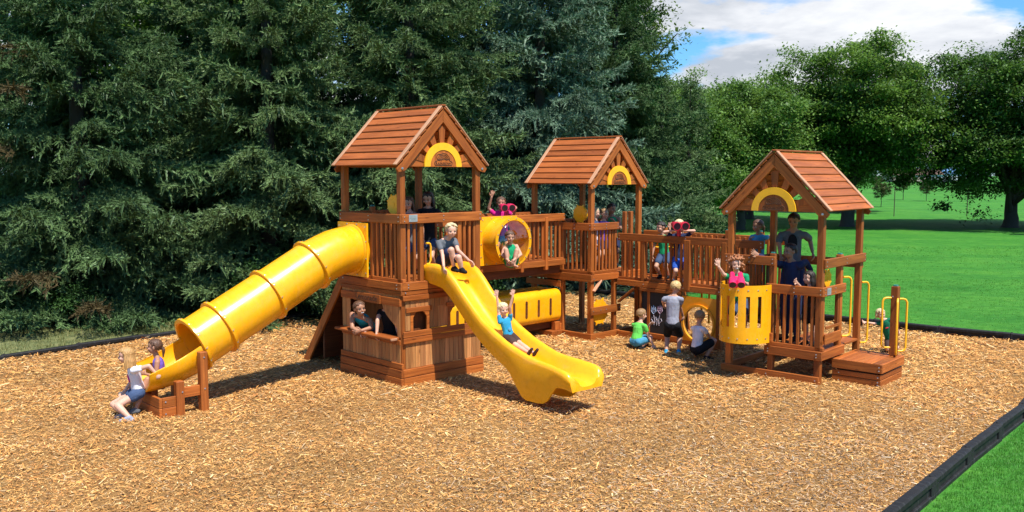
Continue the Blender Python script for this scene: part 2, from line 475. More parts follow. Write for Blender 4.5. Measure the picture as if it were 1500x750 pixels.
def plaque(parent, org, ux, n, w=.13, h=.085):
    org, ux, n = V(org), V(ux), V(n); uz = V((0, 0, 1))
    o = part('metal_plaque', 'plaque', parent, MB().box(org + n * .004, (w / 2, h / 2, .003), (ux, uz, n), .002))
    mb = MB()
    for i, ww in enumerate((.6, .8, .5)): mb.box(org + n * .008 + uz * (.02 - .02 * i), (w / 2 * ww, .0035, .001), (ux, uz, n), .0005)
    part('raised_lines', 'steel', o, mb)

def T_thing(name, T, label, cat, group=None): return tag(empty(name, (T[0], T[1], 0), T[2]), label, cat, group)

GT = 'cedar play towers of the playground set'
# ---- tower with the lemonade playhouse
t1 = T_thing('play_tower', T1, 'tall cedar play tower with a lemonade stand playhouse underneath', 'play tower', GT)
ZD, ZR, ZE = 1.487, 2.452, 3.111; h = .045
for x in (h, S - h):
    for y in (h, S - h): post(t1, x, y, 0, ZE + .07)
post(t1, -.0 + .03, .72, ZD - .1, ZR - .1, w=.03, name='mid_post'); post(t1, .37, .03, ZD - .1, ZR - .1, w=.036, name='mid_post'); post(t1, 1.08, .03, ZD - .1, ZR - .1, w=.036, name='mid_post')
post(t1, .55, S - .03, ZD - .1, ZR + .06, w=.036, cap=True, name='mid_post'); post(t1, 1.0, S - .03, ZD - .1, ZR + .06, w=.036, cap=True, name='mid_post')
deck(t1, .002, S - .002, .002, S - .002, ZD)
rl = railing(t1, (0, -.037), (0, S), (-1, 0), ZR, ZD - .01, [.037 + v for v in (.155, .265, .375, .485, .595)])
rr = railing(t1, (.001, 0), (S, 0), (0, -1), ZR, ZD - .01, (.15, .255, 1.185, 1.29, 1.385), low=False)
railing(t1, (0, S), (S, S), (0, 1), ZR, ZD - .01, (.15, .26, .37, .7, .82, 1.2, 1.32))
railing(t1, (S, 0), (S, .75), (1, 0), ZR, ZD - .01, (.15, .26, .37, .48, .59))
plaque(t1, (.19, -.0375, ZR - .06), (1, 0, 0), (0, -1, 0), .15, .1)
for z0, z1, o in ((1.37, 1.484, -.036), (1.305, 1.364, -.028)):
    part('rim_beam', 'wood', t1, MB().bx(o, 0, -.036, S + .01, z0, z1)); part('rim_beam', 'wood', t1, MB().bx(.002, S + .01, o, 0, z0, z1))
bolts(t1, [(.045, -.038, 1.34), (.10, -.038, 1.45), (.10, -.038, 1.41)], (0, -1, 0)); bolts(t1, [(-.038, .06, 1.45), (-.038, .06, 1.40), (-.038, S - .08, 1.45)], (-1, 0, 0))
roof(t1, 'b', ZE)
# playhouse walls
ph = part('playhouse_wall', 'siding', t1, MB().bx(.30, S - .3, S - .06, S - .04, .1, 1.3))
def vboards(mb, face, a0, a1, z0, z1, w=.088, d0=-.012, d1=.004):
    k = max(1, round((a1 - a0) / w)); st = (a1 - a0) / k
    for i in range(k):
        u0, u1 = a0 + i * st + .002, a0 + (i + 1) * st - .002
        if face == 'L': mb.bx(d0, d1, u0, u1, z0, z1, .004)
        else: mb.bx(u0, u1, d0, d1, z0, z1, .004)
    return mb
mb = MB(); vboards(mb, 'L', .03, S - .01, .30, .665); vboards(mb, 'L', 1.27, S - .01, .705, 1.31); vboards(mb, 'L', .03, S - .01, 1.262, 1.312, d0=-.008); part('playhouse_wall', 'siding', t1, mb)
cv = [(.03, .705), (.03, 1.17), (.46, 1.17), (.42, 1.08), (.35, 1.0), (.27, .945), (.18, .89), (.11, .84), (.085, .78), (.085, .705)]
part('playhouse_wall', 'siding', t1, MB().prism(cv, (-.012, 0, 0), (0, 1, 0), (0, 0, 1), .016, (V((0, 0, 1)), V((0, 1, 0)), V((1, 0, 0)))))
mb = MB(); mb.bx(-.034, 0, .0, S, 1.150, 1.262); hd = part('header_board', 'wood', t1, mb)
sg = part('sign_board', 'wood', hd, MB().bx(-.052, -.0345, .45, 1.12, 1.145, 1.272, .006))
part('sign_lettering', 'engrave', sg, text_mb(MB(), 'Lemonade', .125, (-.0535, .785, 1.176), (0, -1, 0), (0, 0, 1), .004, 1.05))
part('counter', 'wood', t1, MB().bx(-.165, .05, .05, S - .01, .668, .708, .010)); part('counter_apron', 'wood', t1, MB().bx(-.036, -.013, .0, S - .02, .600, .666))
part('counter_end', 'trim', t1, MB().bx(-.168, -.06, .02, .048, .672, .704))
for z0, z1, o in ((-.06, .125, -.048), (.132, .245, -.044), (.254, .335, -.036)):
    part('base_board', 'wood', t1, MB().bx(o, 0, -.046, S + .02, z0, z1)); 
    if z1 < .3: part('base_board', 'wood', t1, MB().bx(.003, S + .02, o, 0, z0, z1))
mb = MB(); vboards(mb, 'R', .06, S - .02, .247, .63); vboards(mb, 'R', .06, S - .02, 1.10, 1.225); vboards(mb, 'R', .06, .15, .79, 1.10); vboards(mb, 'R', .47, .84, .79, 1.10); vboards(mb, 'R', 1.20, S - .02, .79, 1.10); part('playhouse_wall', 'siding', t1, mb)
for z0, z1 in ((.615, .695), (.702, .785)): part('window_ledge', 'wood', t1, MB().bx(.004, S + .02, -.046, -.014, z0, z1))
part('wall_beam', 'wood', t1, MB().bx(.004, S + .01, -.044, -.014, 1.226, 1.30)); part('wall_beam', 'wood', t1, MB().bx(.06, .52, -.040, -.014, 1.055, 1.125))
part('wall_beam', 'wood', t1, MB().bx(.80, S, -.036, -.014, 1.075, 1.14))
for x0, x1 in ((.15, .47), (.84, 1.20)):
    mb = MB()
    for a, d in ((x0, 1), (x1, -1)): mb.prism([(0, 0), (.045 * d, 0), (.045 * d, .19), (.09 * d, .255), (.13 * d, .27), (.13 * d, .31), (0, .31)], (a, -.013, .785), (1, 0, 0), (0, 0, 1), -.022 * d)
    part('window_frame', 'wood', t1, mb)
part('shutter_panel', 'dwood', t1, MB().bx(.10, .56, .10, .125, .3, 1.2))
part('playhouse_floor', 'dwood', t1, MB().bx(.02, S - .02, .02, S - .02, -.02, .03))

# ---- middle tower
t2 = T_thing('play_tower', T2, 'middle cedar play tower open underneath with a yellow play wheel below', 'play tower', GT)
ZD2, ZR2, ZE2 = 1.21, 2.136, 2.818
for x in (h, S - h):
    for y in (h, S - h): post(t2, x, y, -.05, ZE2 + .07)
post(t2, h, .72, -.05, ZR2 - .05, w=.04, name='mid_post'); post(t2, .72, h, -.05, ZR2 - .05, w=.04, name='mid_post')
deck(t2, .002, S - .002, .002, S - .002, ZD2)
railing(t2, (0, -.037), (0, .79), (-1, 0), ZR2, ZD2 - .005, [.037 + v for v in (.15, .255, .36, .465, .57)])
railing(t2, (.001, 0), (.76, 0), (0, -1), ZR2, ZD2 - .005, (.15, .25, .35, .45, .55, .63))
railing(t2, (0, S), (S, S), (0, 1), ZR2, ZD2 - .01, (.15, .26, .37, .7, .82, .95, 1.2, 1.32)); railing(t2, (S, .76), (S, S), (1, 0), ZR2, ZD2 - .005, (.1, .2, .3, .4, .5, .6))
part('rim_beam', 'wood', t2, MB().bx(-.037, 0, -.037, 1.42, 1.07, 1.206)); part('rim_beam', 'wood', t2, MB().bx(.003, S, -.034, 0, 1.085, 1.206))
part('rim_beam', 'wood', t2, MB().bx(0, S, S, S + .036, 1.07, 1.206)); part('rim_beam', 'wood', t2, MB().bx(S, S + .036, 0, S, 1.07, 1.206))
part('base_board', 'wood', t2, MB().bx(-.04, 0, -.04, S + .02, -.05, .125)); part('base_board', 'wood', t2, MB().bx(.003, 1.25, -.04, 0, -.05, .125)); part('base_board', 'wood', t2, MB().bx(-.04, 0, .70, S, .128, .25))
part('cross_beam', 'wood', t2, MB().bx(-.02, .83, -.038, 0, .47, .605)); part('cross_beam', 'wood', t2, MB().bx(-.038, 0, .70, S + .1, .93, 1.045))
bolts(t2, [(.24, -.04, .54), (.40, -.04, .54), (.03, -.04, .54), (.79, -.04, .54)], (0, -1, 0)); bolts(t2, [(.045, -.036, 1.12)], (0, -1, 0))
part('corner_brace', 'trim', t2, MB().beam((.05, -.02, .90), (.26, -.02, 1.09), .035, .06, (0, -1, 0)))
post(t2, S - .04, .72, ZD2, ZR2 + .22, w=.036, name='mid_post'); post(t2, S - .28, .05, ZD2, ZR2 + .18, w=.036, name='mid_post'); post(t2, S - .46, .05, ZD2, ZR2 + .18, w=.036, name='mid_post')
roof(t2, 'b', ZE2)

# ---- right tower
t3 = T_thing('play_tower', T3, 'low cedar play tower with a balcony railing beside the yellow lookout', 'play tower', GT)
ZD3, ZB3, ZR3, ZE3 = .4976, 1.4145, 1.8125, 2.4695
for x in (h, S - h):
    for y in (h, S - h): post(t3, x, y, -.05, ZE3 + .07)
post(t3, h, .763, -.05, ZR3 + .04, w=.042, cap=True, name='mid_post'); post(t3, .72, h, .3, ZB3 + .42, w=.042, cap=True, name='mid_post')
deck(t3, .002, S - .002, .002, .80, ZD3); deck(t3, .45, S - .002, .80, S - .002, .75)
railing(t3, (0, -.037), (0, .83), (-1, 0), ZB3, ZD3 - .005, [.037 + v for v in (.14, .245, .35, .455, .56, .665)])
r3 = railing(t3, (.001, 0), (.79, 0), (0, -1), ZB3, ZD3 + .08, (.12, .64))
railing(t3, (0, .70), (0, S + .03), (-1, 0), ZR3, ZD3, (), low=False); railing(t3, (.03, 0), (S + .04, 0), (0, -1), ZR3, ZD3, (), low=False)
railing(t3, (S, 0), (S, S), (1, 0), ZB3 + .3, ZD3, (.9, 1.02, 1.14, 1.26), low=False); railing(t3, (.6, S), (S, S), (0, 1), ZB3 + .3, .75, (.1, .22, .34, .46, .58))
plaque(t3, (.16, -.0375, ZB3 - .068), (1, 0, 0), (0, -1, 0), .13, .1)
for x in (0,):
    part('rim_beam', 'wood', t3, MB().bx(-.038, 0, -.038, .84, .365, .492)); part('rim_beam', 'wood', t3, MB().bx(.003, .80, -.036, 0, .365, .492))
part('base_board', 'wood', t3, MB().bx(-.04, 0, .0, S + .05, -.05, .125)); part('base_board', 'wood', t3, MB().bx(.0, S, S, S + .04, -.05, .125)); part('base_board', 'wood', t3, MB().bx(S, S + .04, 0, S, -.05, .125))
part('panel_board', 'wood', t3, MB().bx(.10, .66, -.03, -.004, .58, .73)); part('panel_board', 'wood', t3, MB().bx(.13, .64, -.028, -.006, .80, .84))
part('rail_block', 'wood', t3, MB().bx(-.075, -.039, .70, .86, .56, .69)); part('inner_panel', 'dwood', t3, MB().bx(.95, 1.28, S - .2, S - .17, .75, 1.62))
bolts(t3, [(-.04, .05, .07), (-.04, .8, .07), (-.04, .04, .45), (-.04, .04, .41), (-.04, .78, .45), (-.04, .78, .41)], (-1, 0, 0))
roof(t3, 'a', ZE3)
def handle_loop(parent, base, n, z0, z1, out=.10, r=.0155):
    b, n = V(base), V(n); pts = []
    for z, d in ((z0, 0), (z0, out * .6), (z0 + .012, out * .85), (z0 + .05, out), ((z0 + z1) / 2, out), (z1 - .05, out), (z1 - .012, out * .85), (z1, out * .6), (z1, 0)): pts.append((b.x + n.x * d, b.y + n.y * d, z))
    return part('grab_handle', 'handle', parent, MB().tube(pts, r, 10), 60)
handle_loop(t3, (.765, .0, 0), (.80, -.6), .62, 1.50, .13); handle_loop(t3, (S, .0, 0), (.85, -.5), .42, 1.36, .13)
handle_loop(t3, (.50, .84, 0), (-.3, -.9), .80, 1.30, .1)

# ---- bridges
def bridge(T, x0, x1, y0, y1, axis, ztop, zdeck, label, name, gap=()):
    o = T_thing(name, T, label, 'bridge', 'plank bridges linking the play towers'); return o
b1 = bridge(T1, 0, 0, 0, 0, 'x', 0, 0, 'cedar bridge with the round yellow bubble window between tall and middle towers', 'play_bridge')
ZB, ZBD = 2.30, 1.49; YN, YF, X0, X1 = 1.17, 2.0, S + .04, 4.60
deck(b1, X0 - .5, X1, YN + .02, YF, ZBD - .02, along='y')
sp = [d for d in np.arange(.06, X1 - X0 - .03, .112) if not (.88 < d < 1.86)]
railing(b1, (X0, YN), (X1, YN), (0, -1), ZB, ZBD - .06, sp, thick=.04)
railing(b1, (X0 - .5, YF), (X1, YF), (0, 1), ZB, ZBD - .06, list(np.arange(.06, X1 - X0 + .45, .112)))
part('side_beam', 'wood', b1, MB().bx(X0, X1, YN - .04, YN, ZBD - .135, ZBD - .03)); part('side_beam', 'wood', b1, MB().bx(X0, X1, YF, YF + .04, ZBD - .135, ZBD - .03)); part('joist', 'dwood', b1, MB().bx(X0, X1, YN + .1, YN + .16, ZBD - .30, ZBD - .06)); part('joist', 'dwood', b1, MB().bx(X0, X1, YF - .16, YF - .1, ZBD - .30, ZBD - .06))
for xx in (X0 + .80, X0 + 1.95, X1 - .5): post(b1, xx, YN - .02, ZBD - .20, ZB - .06, w=.034, name='mid_post')
for xx in (X0 + 1.3, X1 - .9): post(b1, xx, YF - .03, ZBD - .20, ZB + .04, w=.034, cap=True, name='mid_post')
# bubble: square panel, cylinder, flange ring and clear dome
BX, BZ = X0 + 1.36, 1.885
def sq_ring(mb, org, ux, uy, half, r, th, k=40):
    org, ux, uy = V(org), V(ux), V(uy); n = ux.cross(uy); rows = []
    rim = []; sq = []
    for i in range(k):
        a = 2 * math.pi * i / k; c, s = math.cos(a), math.sin(a); m = 1 / max(abs(c), abs(s))
        rim.append(org + ux * (r * c) + uy * (r * s)); sq.append(org + ux * (half[0] * c * m) + uy * (half[1] * s * m))
    return mb.grid([rim, sq, [p + n * th for p in sq], [p + n * th for p in rim], rim], True)
bw = part('bubble_panel', 'yellow', b1, sq_ring(MB(), (BX, YN - .045, BZ), (1, 0, 0), (0, 0, 1), (.43, .41), .36, .03), 40)
def ring_pts(c, ux, uy, r, k=48): return [V(c) + V(ux) * (r * math.cos(2 * math.pi * i / k)) + V(uy) * (r * math.sin(2 * math.pi * i / k)) for i in range(k)]
rows = []
for d, r in ((0, .385), (.02, .385), (.36, .375), (.37, .415), (.40, .415), (.40, .36), (.36, .352), (0, .352), (0, .385)): rows.append(ring_pts((BX, YN - .045 - d, BZ), (1, 0, 0), (0, 0, 1), r))
part('bubble_barrel', 'yellow', bw, MB().grid(rows, True), 35)
mb = MB()
for i in range(14):
    a = 2 * math.pi * i / 14 + .1
    bolt(mb, (BX + .388 * math.cos(a), YN - .446, BZ + .388 * math.sin(a)), (0, -1, 0), .012); bolt(mb, (BX + .41 * max(-1, min(1, 1.3 * math.cos(a))), YN - .077, BZ + .39 * max(-1, min(1, 1.3 * math.sin(a)))), (0, -1, 0), .012)
part('bolt_heads', 'steel', bw, mb, 30)
rows = [ring_pts((BX, YN - .435 - .10 * math.sin(R(t)), BZ), (1, 0, 0), (0, 0, 1), .357 * math.cos(R(t))) for t in (0, 15, 30, 45, 60, 75, 88)]
part('clear_dome', 'acrylic', bw, MB().grid(rows, True), 180)

b2 = bridge(T2, 0, 0, 0, 0, 'y', 0, 0, 'long cedar bridge between middle and right towers, chalkboard hanging beneath', 'play_bridge')
ZC, ZCD = 1.935, 1.10; XN, XF, Y0, Y1 = .745, 1.50, -.04, -3.02
deck(b2, XN + .01, XF, Y1, Y0, ZCD, along='x')
railing(b2, (XN, Y0), (XN, Y1), (-1, 0), ZC, ZCD - .03, [d for d in np.arange(.07, 2.95, .108) if not (.78 < d < 1.0 or 1.42 < d < 1.66)], thick=.04)
railing(b2, (XF, Y0), (XF, Y1 - .2), (1, 0), ZC + .02, ZCD - .03, [d for d in np.arange(.07, 3.1, .112) if not .05 < d < .68])
part('side_beam', 'wood', b2, MB().bx(XN - .042, XN, Y1, Y0, ZCD - .125, ZCD - .02)); part('side_beam', 'wood', b2, MB().bx(XF, XF + .042, Y1, Y0, ZCD - .125, ZCD - .02))
for yy, w in ((-.62, .035), (-1.57, .06), (-2.30, .045)): post(b2, XN + .0, yy, ZCD - .1, ZC - .06, w=w, name='mid_post')
for yy in (-.55, -1.9, -2.55): post(b2, XF - .02, yy, ZCD - .2, ZC + .09, w=.04, cap=True, name='mid_post')
post(b2, XN, -2.22, -.05, ZCD - .12, w=.05, name='support_post'); post(b2, XF, -2.22, -.05, ZCD - .12, w=.05, name='support_post'); post(b2, XF, -.9, -.05, ZCD - .12, w=.05, name='support_post')
bolts(b2, [(XN - .045, -2.22, ZCD - .07), (XN - .045, -.64, ZCD - .07), (XN - .045, -1.5, ZCD - .07)], (-1, 0, 0))
part('knee_brace', 'wood', b2, MB().beam((XN, -.42, ZCD - .16), (XN, -.05, ZCD - .45), .035, .08, (1, 0, 0))); part('knee_brace', 'wood', b2, MB().beam((XN + .02, -2.30, ZCD - .45), (XN + .02, -2.62, ZCD - .14), .035, .08, (1, 0, 0)))
# low wall behind and panels under this bridge
for yy in (-.75,): post(b2, XN, yy, -.05, ZCD - .12, w=.03, name='support_post')
mb = MB(); 
for i in range(11): mb.bx(XF + .05, XF + .068, -.05 - i * .09 - .086, -.05 - i * .09, .05, .78)
part('lower_wall', 'siding', b2, mb); part('base_board', 'wood', b2, MB().bx(XN - .04, XN, -2.2, -.05, -.05, .12))
part('climb_cloth', 'dwood', b2, MB().beam((XF + .02, -.9, .80), (XF + .02, -.1, .80), .03, .5, (0, 0, 1)))
cb = part('chalkboard', 'chalkboard', b2, MB().bx(XN - .012, XN + .006, -1.42, -.60, .16, .90, .003))
part('chalkboard_frame', 'wood', cb, MB().bx(XN - .05, XN - .0, -1.46, -.56, .905, .965).bx(XN - .045, XN, -.60, -.56, .16, .904).bx(XN - .045, XN, -1.46, -1.42, .16, .904).bx(XN - .05, XN, -1.46, -.56, .08, .159))
def chalk(parent, mat, strokes, r=.006):
    mb = MB()
    for st in strokes: mb.tube([(XN - .014, y, z) for y, z in st], r, 5)
    part('chalk_flower', mat, parent, mb)
def tulip(y, z, s=1): return [[(y - .04 * s, z + .08 * s), (y - .05 * s, z), (y, z - .05 * s), (y + .05 * s, z), (y + .04 * s, z + .08 * s), (y + .015 * s, z + .03 * s), (y, z + .10 * s), (y - .015 * s, z + .03 * s), (y - .04 * s, z + .08 * s)], [(y - .03, z + .03), (y + .03, z + .03)], [(y - .03, z), (y + .03, z)]]
chalk(cb, 'chalk_blue', tulip(-.86, .56), .010); chalk(cb, 'chalk_pink', tulip(-1.00, .58), .010)
chalk(cb, 'chalk', [[(-.86, .50), (-.88, .41), (-.87, .31)], [(-1.0, .52), (-.97, .41), (-.98, .31)], [(-.87, .34), (-.81, .41), (-.83, .44)], [(-.88, .34), (-.92, .41), (-.91, .46)], [(-.98, .34), (-1.04, .40), (-1.02, .44)], [(-.93, .31), (-.94, .43)]])
pp = part('porthole_panel', 'orange_plastic', b2, sq_ring(MB(), (XN - .01, -1.82, .44), (0, -1, 0), (0, 0, 1), (.35, .46), .31, .025), 40)
rows = [ring_pts((XN - .01 + d, -1.82, .44), (0, -1, 0), (0, 0, 1), r) for d, r in ((-.05, .335), (-.05, .295), (.02, .295), (.02, .335), (-.05, .335))]
part('porthole_rim', 'orange_plastic', pp, MB().grid(rows, True), 35)

# ---- crawl tunnel under the first bridge
ct = T_thing('crawl_tunnel', T1, 'long yellow plastic crawl tunnel with slots under the bubble bridge', 'crawl tunnel')
def rsq(cy, cz, hw, hh, r, k=6):
    pts = []
    for cx_, cz_, a0 in ((hw - r, hh - r, 0), (-hw + r, hh - r, 90), (-hw + r, -hh + r, 180), (hw - r, -hh + r, 270)):
        for i in range(k + 1): a = R(a0 + 90 * i / k); pts.append((cy + cx_ + r * math.cos(a), cz + cz_ + r * math.sin(a)))
    return pts
CY, CZ = 1.58, .59
rows = [[V((x, y, z)) for y, z in rsq(CY, CZ, .36 + d, .30 + d, .13)] for x, d in ((S + .0, 0), (4.58, 0), (4.58, -.02), (S + .0, -.02), (S + .0, 0))]
body = part('tunnel_body', 'yellow', ct, MB().grid(rows, True), 50)
for x in (1.66, 1.86, 2.55, 2.86, 3.17, 3.48, 3.79, 4.10):
    pts = [(.028 * math.cos(R(a)), .13 * (1 if a < 180 else -1) + .028 * math.sin(R(a))) for a in range(0, 360, 20)]
    part('tunnel_slot', 'dwood', body, MB().prism(pts, (x + .2, CY - .3615, CZ - .0), (1, 0, 0), (0, 0, 1), .004))
part('tunnel_cradle', 'dwood', ct, MB().bx(S + .02, 4.60, CY - .2, CY - .14, .16, .285).bx(S + .02, 4.60, CY + .14, CY + .2, .16, .285)); part('tunnel_foot', 'wood', ct, MB().bx(4.30, 4.58, CY - .40, CY + .4, -.02, .13).bx(4.45, 4.58, CY - .34, CY - .24, .131, .285))

# ---- wave slide
ws = T_thing('wave_slide', T1, 'open yellow wavy slide running down to the chips from the tall tower', 'slide')
XC = .745
ST = [  # L, z rim, z bed, z skirt bottom, half width
    (-.10, 1.70, 1.52, 1.47, .275), (.05, 1.735, 1.525, 1.45, .275), (.20, 1.74, 1.52, 1.43, .275), (.34, 1.725, 1.47, 1.40, .27), (.48, 1.66, 1.37, 1.30, .265), (.62, 1.545, 1.245, 1.17, .26), (.80, 1.37, 1.08, 1.00, .255), (1.0, 1.195, .915, .83, .255), (1.18, 1.05, .79, .70, .255), (1.4, .925, .665, .57, .255),
    (1.62, .82, .565, .46, .255), (1.70, .79, .54, .40, .255), (1.80, .755, .505, .27, .255), (1.92, .715, .475, .12, .25), (2.0, .69, .45, .085, .25), (2.10, .665, .425, .085, .25), (2.20, .65, .41, .085, .25), (2.32, .635, .40, .10, .255), (2.40, .63, .395, .15, .26), (2.48, .622, .40, .26, .265), (2.56, .61, .41, .345, .275), (2.64, .60, .415, .36, .285), (2.72, .585, .41, .36, .29), (2.79, .56, .395, .35, .285), (2.84, .50, .375, .33, .27)]
rows = []
for L, zr, zb, zs, w in ST:
    a = w + .035
    sec = [(-w - .005, zs), (-a - .005, zs + (zr - zs) * .5), (-a - .012, zr - .06), (-a - .002, zr - .022), (-a + .022, zr - .003), (-a + .045, zr), (-a + .07, zr - .012), (-w + .065, zr - .05), (-w + .10, zb + .07), (-w + .14, zb + .018), (-w + .2, zb), (0, zb - .004)]
    sec = sec + [(-x, z) for x, z in sec[-2::-1]] + [(w - .02, zs), (w - .03, min(zb - .04, zs + .2)), (0, zb - .045), (-w + .03, min(zb - .04, zs + .2)), (-w + .02, zs)]
    rows.append([V((XC + x, -L, z)) for x, z in sec])
part('slide_chute', 'yellow', ws, MB().grid(rows, True, caps=True), 50)
part('entry_hood_rim', 'yellow', ws, MB().tube([(XC - .27, -.02, 1.72), (XC - .27, .05, 1.66), (XC - .24, .08, 1.56), (XC, .09, 1.51), (XC + .24, .08, 1.56), (XC + .27, .05, 1.66), (XC + .27, -.02, 1.72)], .025, 8), 60)
hd_ = handle_loop(ws, (XC - .28, .02, 0), (.98, .0), 1.72, 2.02, .085); handle_loop(ws, (XC + .29, .02, 0), (-.98, .0), 1.72, 2.02, .085)

# ---- tube slide
ts = T_thing('tube_slide', T1, 'enclosed yellow tube slide sloping left off the tall tower', 'slide')
TY = 1.10
path = [(-.02, 1.905), (.12, 1.905), (.26, 1.89), (.40, 1.86), (.55, 1.805), (.769, 1.714), (1.464, 1.35), (2.184, .983), (2.551, .795)]
tail = [(2.551, .795), (2.70, .725), (2.85, .672), (3.0, .637), (3.15, .62), (3.27, .615)]
def frame(pts, i):
    a = pts[min(i + 1, len(pts) - 1)]; b = pts[max(i - 1, 0)]; d = V((-(a[0] - b[0]), 0, a[1] - b[1])).normalized(); return V((0, 1, 0)), d.cross(V((0, 1, 0))) * -1
def tube_rows(pts, r, a0, a1, k, flare=0):
    rows = []
    for i, (m, z) in enumerate(pts):
        u, w = frame(pts, i); w = w if w.z > 0 else -w
        rr = r
        rows.append([V((-m, TY, z)) + u * (rr * math.cos(R(a0 + (a1 - a0) * j / k))) + w * (rr * math.sin(R(a0 + (a1 - a0) * j / k))) for j in range(k if abs(a1 - a0) == 360 else k + 1)])
    return rows
def densify(p, n=3):
    out = []
    for i in range(len(p) - 1):
        for j in range(n): t = j / n; out.append((p[i][0] * (1 - t) + p[i + 1][0] * t, p[i][1] * (1 - t) + p[i + 1][1] * t))
    return out + [p[-1]]
outer = tube_rows(path, .345, 0, 360, 48); inner = tube_rows(path, .325, 0, 360, 48)
part('tube_body', 'yellow', ts, MB().grid(outer + inner[::-1] + [outer[0]], True), 50)
o_ = tube_rows(tail, .345, 170, 370, 36); i_ = tube_rows(tail, .322, 170, 370, 36)
rows = [o_[k] + i_[k][::-1] for k in range(len(o_))]
# walls lower towards the exit
for k, rw in enumerate(rows):
    for p in rw:
        top = tail[k][1] + .045 - .11 * (k / (len(rows) - 1)) ** 2
        if p.z > top: p.z = top
part('exit_trough', 'yellow', ts, MB().grid(rows, True, caps=True), 50)
lip = []
for k in range(len(o_)): lip.append((o_[k], i_[k]))
for (m, z), (m2, z2) in (((.769, 1.714), (.80, 1.698)), ((1.464, 1.35), (1.49, 1.337)), ((2.184, .983), (2.21, .97)), ((2.551, .795), (2.575, .784))):
    d = V((-(m2 - m), 0, z2 - z)).normalized(); w = V((0, 1, 0)).cross(d); c = V((-m, TY, z)); u = V((0, 1, 0))
    rows = [[c + d * dd + (u * math.cos(2 * math.pi * j / 48) + w * math.sin(2 * math.pi * j / 48)) * r for j in range(48)] for dd, r in ((-.022, .34), (-.022, .378), (-.017, .386), (.017, .386), (.022, .378), (.022, .34), (-.022, .34))]
    col = part('tube_collar', 'yellow', ts, MB().grid(rows, True), 40)
    mb = MB()
    for j in range(12): a = 2 * math.pi * j / 12; bolt(mb, c + d * -.023 + (u * math.cos(a) + w * math.sin(a)) * .364, -d, .009); bolt(mb, c + (u * math.cos(a) + w * math.sin(a)) * .387, u * math.cos(a) + w * math.sin(a), .010)
    part('bolt_heads', 'steel', col, mb, 30)
pl = part('entry_panel', 'yellow', ts, sq_ring(MB(), (-.042, TY + .005, 1.905), (0, -1, 0), (0, 0, 1), (.375, .395), .33, .03), 40)
rows = [[V((-.075 - d, TY, 1.905)) + V((0, 1, 0)) * (r * math.cos(2 * math.pi * j / 48)) + V((0, 0, 1)) * (r * math.sin(2 * math.pi * j / 48)) for j in range(48)] for d, r in ((0, .37), (.015, .37), (.03, .35), (.03, .33), (0, .33), (0, .37))]
part('panel_rim', 'yellow', pl, MB().grid(rows, True), 40)
mb = MB()
for j in range(12):
    a = 2 * math.pi * j / 12 + .26; bolt(mb, (-.076, TY + max(-.35, min(.35, .48 * math.cos(a))), 1.905 + max(-.37, min(.37, .48 * math.sin(a)))), (-1, 0, 0), .012)
part('bolt_heads', 'steel', pl, mb, 30)
# wooden cradle at the foot
part('cradle_post', 'wood', ts, MB().bx(-2.68, -2.58, TY - .47, TY - .37, -.03, .77, .008)); part('cradle_post', 'wood', ts, MB().bx(-2.68, -2.58, TY + .37, TY + .47, -.03, .74, .008))
part('cradle_post', 'wood', ts, MB().bx(-2.99, -2.89, TY - .46, TY - .36, -.03, .44, .008)); part('cradle_post', 'wood', ts, MB().bx(-2.99, -2.89, TY + .36, TY + .46, -.03, .44, .008))
part('cradle_beam', 'wood', ts, MB().bx(-2.89, -2.68, TY - .44, TY - .40, .22, .35)); part('cradle_beam', 'wood', ts, MB().bx(-2.89, -2.68, TY + .40, TY + .44, .22, .35))
for z0, z1 in ((-.03, .125), (.130, .255)):
    part('cradle_board', 'wood', ts, MB().bx(-3.20, -3.16, TY - .42, TY + .42, z0, z1)); part('cradle_board', 'wood', ts, MB().bx(-3.158, -2.88, TY - .42, TY - .385, z0, z1)); part('cradle_board', 'wood', ts, MB().bx(-3.158, -2.88, TY + .385, TY + .42, z0, z1))
bolts(ts, [(-2.92, TY - .462, .30), (-2.63, TY - .472, .70), (-2.63, TY - .472, .30), (-3.12, TY - .422, .05), (-3.12, TY - .422, .2), (-2.92, TY - .422, .06)], (0, -1, 0))

# ---- slanted climbing wall at the back of the tall tower
cw = T_thing('climbing_wall', T1, 'dark slanted plank climbing wall leaning on the back of the lemonade tower', 'climbing wall')
A, B = V((0, S + .05, 1.44)), V((0, S + 1.15, 0.0)); dv = (B - A).normalized(); nv = V((1, 0, 0)).cross(dv); nv = nv if nv.z > 0 else -nv; ll = (B - A).length
mb = MB()
for i in range(14): c = A + dv * (ll * (i + .5) / 14); mb.box(V((.40, c.y, c.z)), (.36, ll / 28 - .003, .014), (V((1, 0, 0)), dv, nv))
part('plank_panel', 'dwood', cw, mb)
for x in (.02, .80): c = (A + B) / 2; part('side_rail', 'wood', cw, MB().box(V((x, c.y, c.z)) + nv * -.03, (ll / 2, .02, .07), (dv, V((1, 0, 0)), nv)))
part('back_brace', 'dwood', cw, MB().bx(.05, .75, S + .62, S + .66, .1, .74))
for i, (x, t) in enumerate(((.2, .2), (.55, .3), (.3, .5), (.6, .65), (.25, .8))): part('climbing_hold', 'yellow', cw, MB().ell(V((x, 0, 0)) + V((0, A.y, A.z)) + dv * (ll * t) + nv * .03, (.05, .04, .03)), 180)

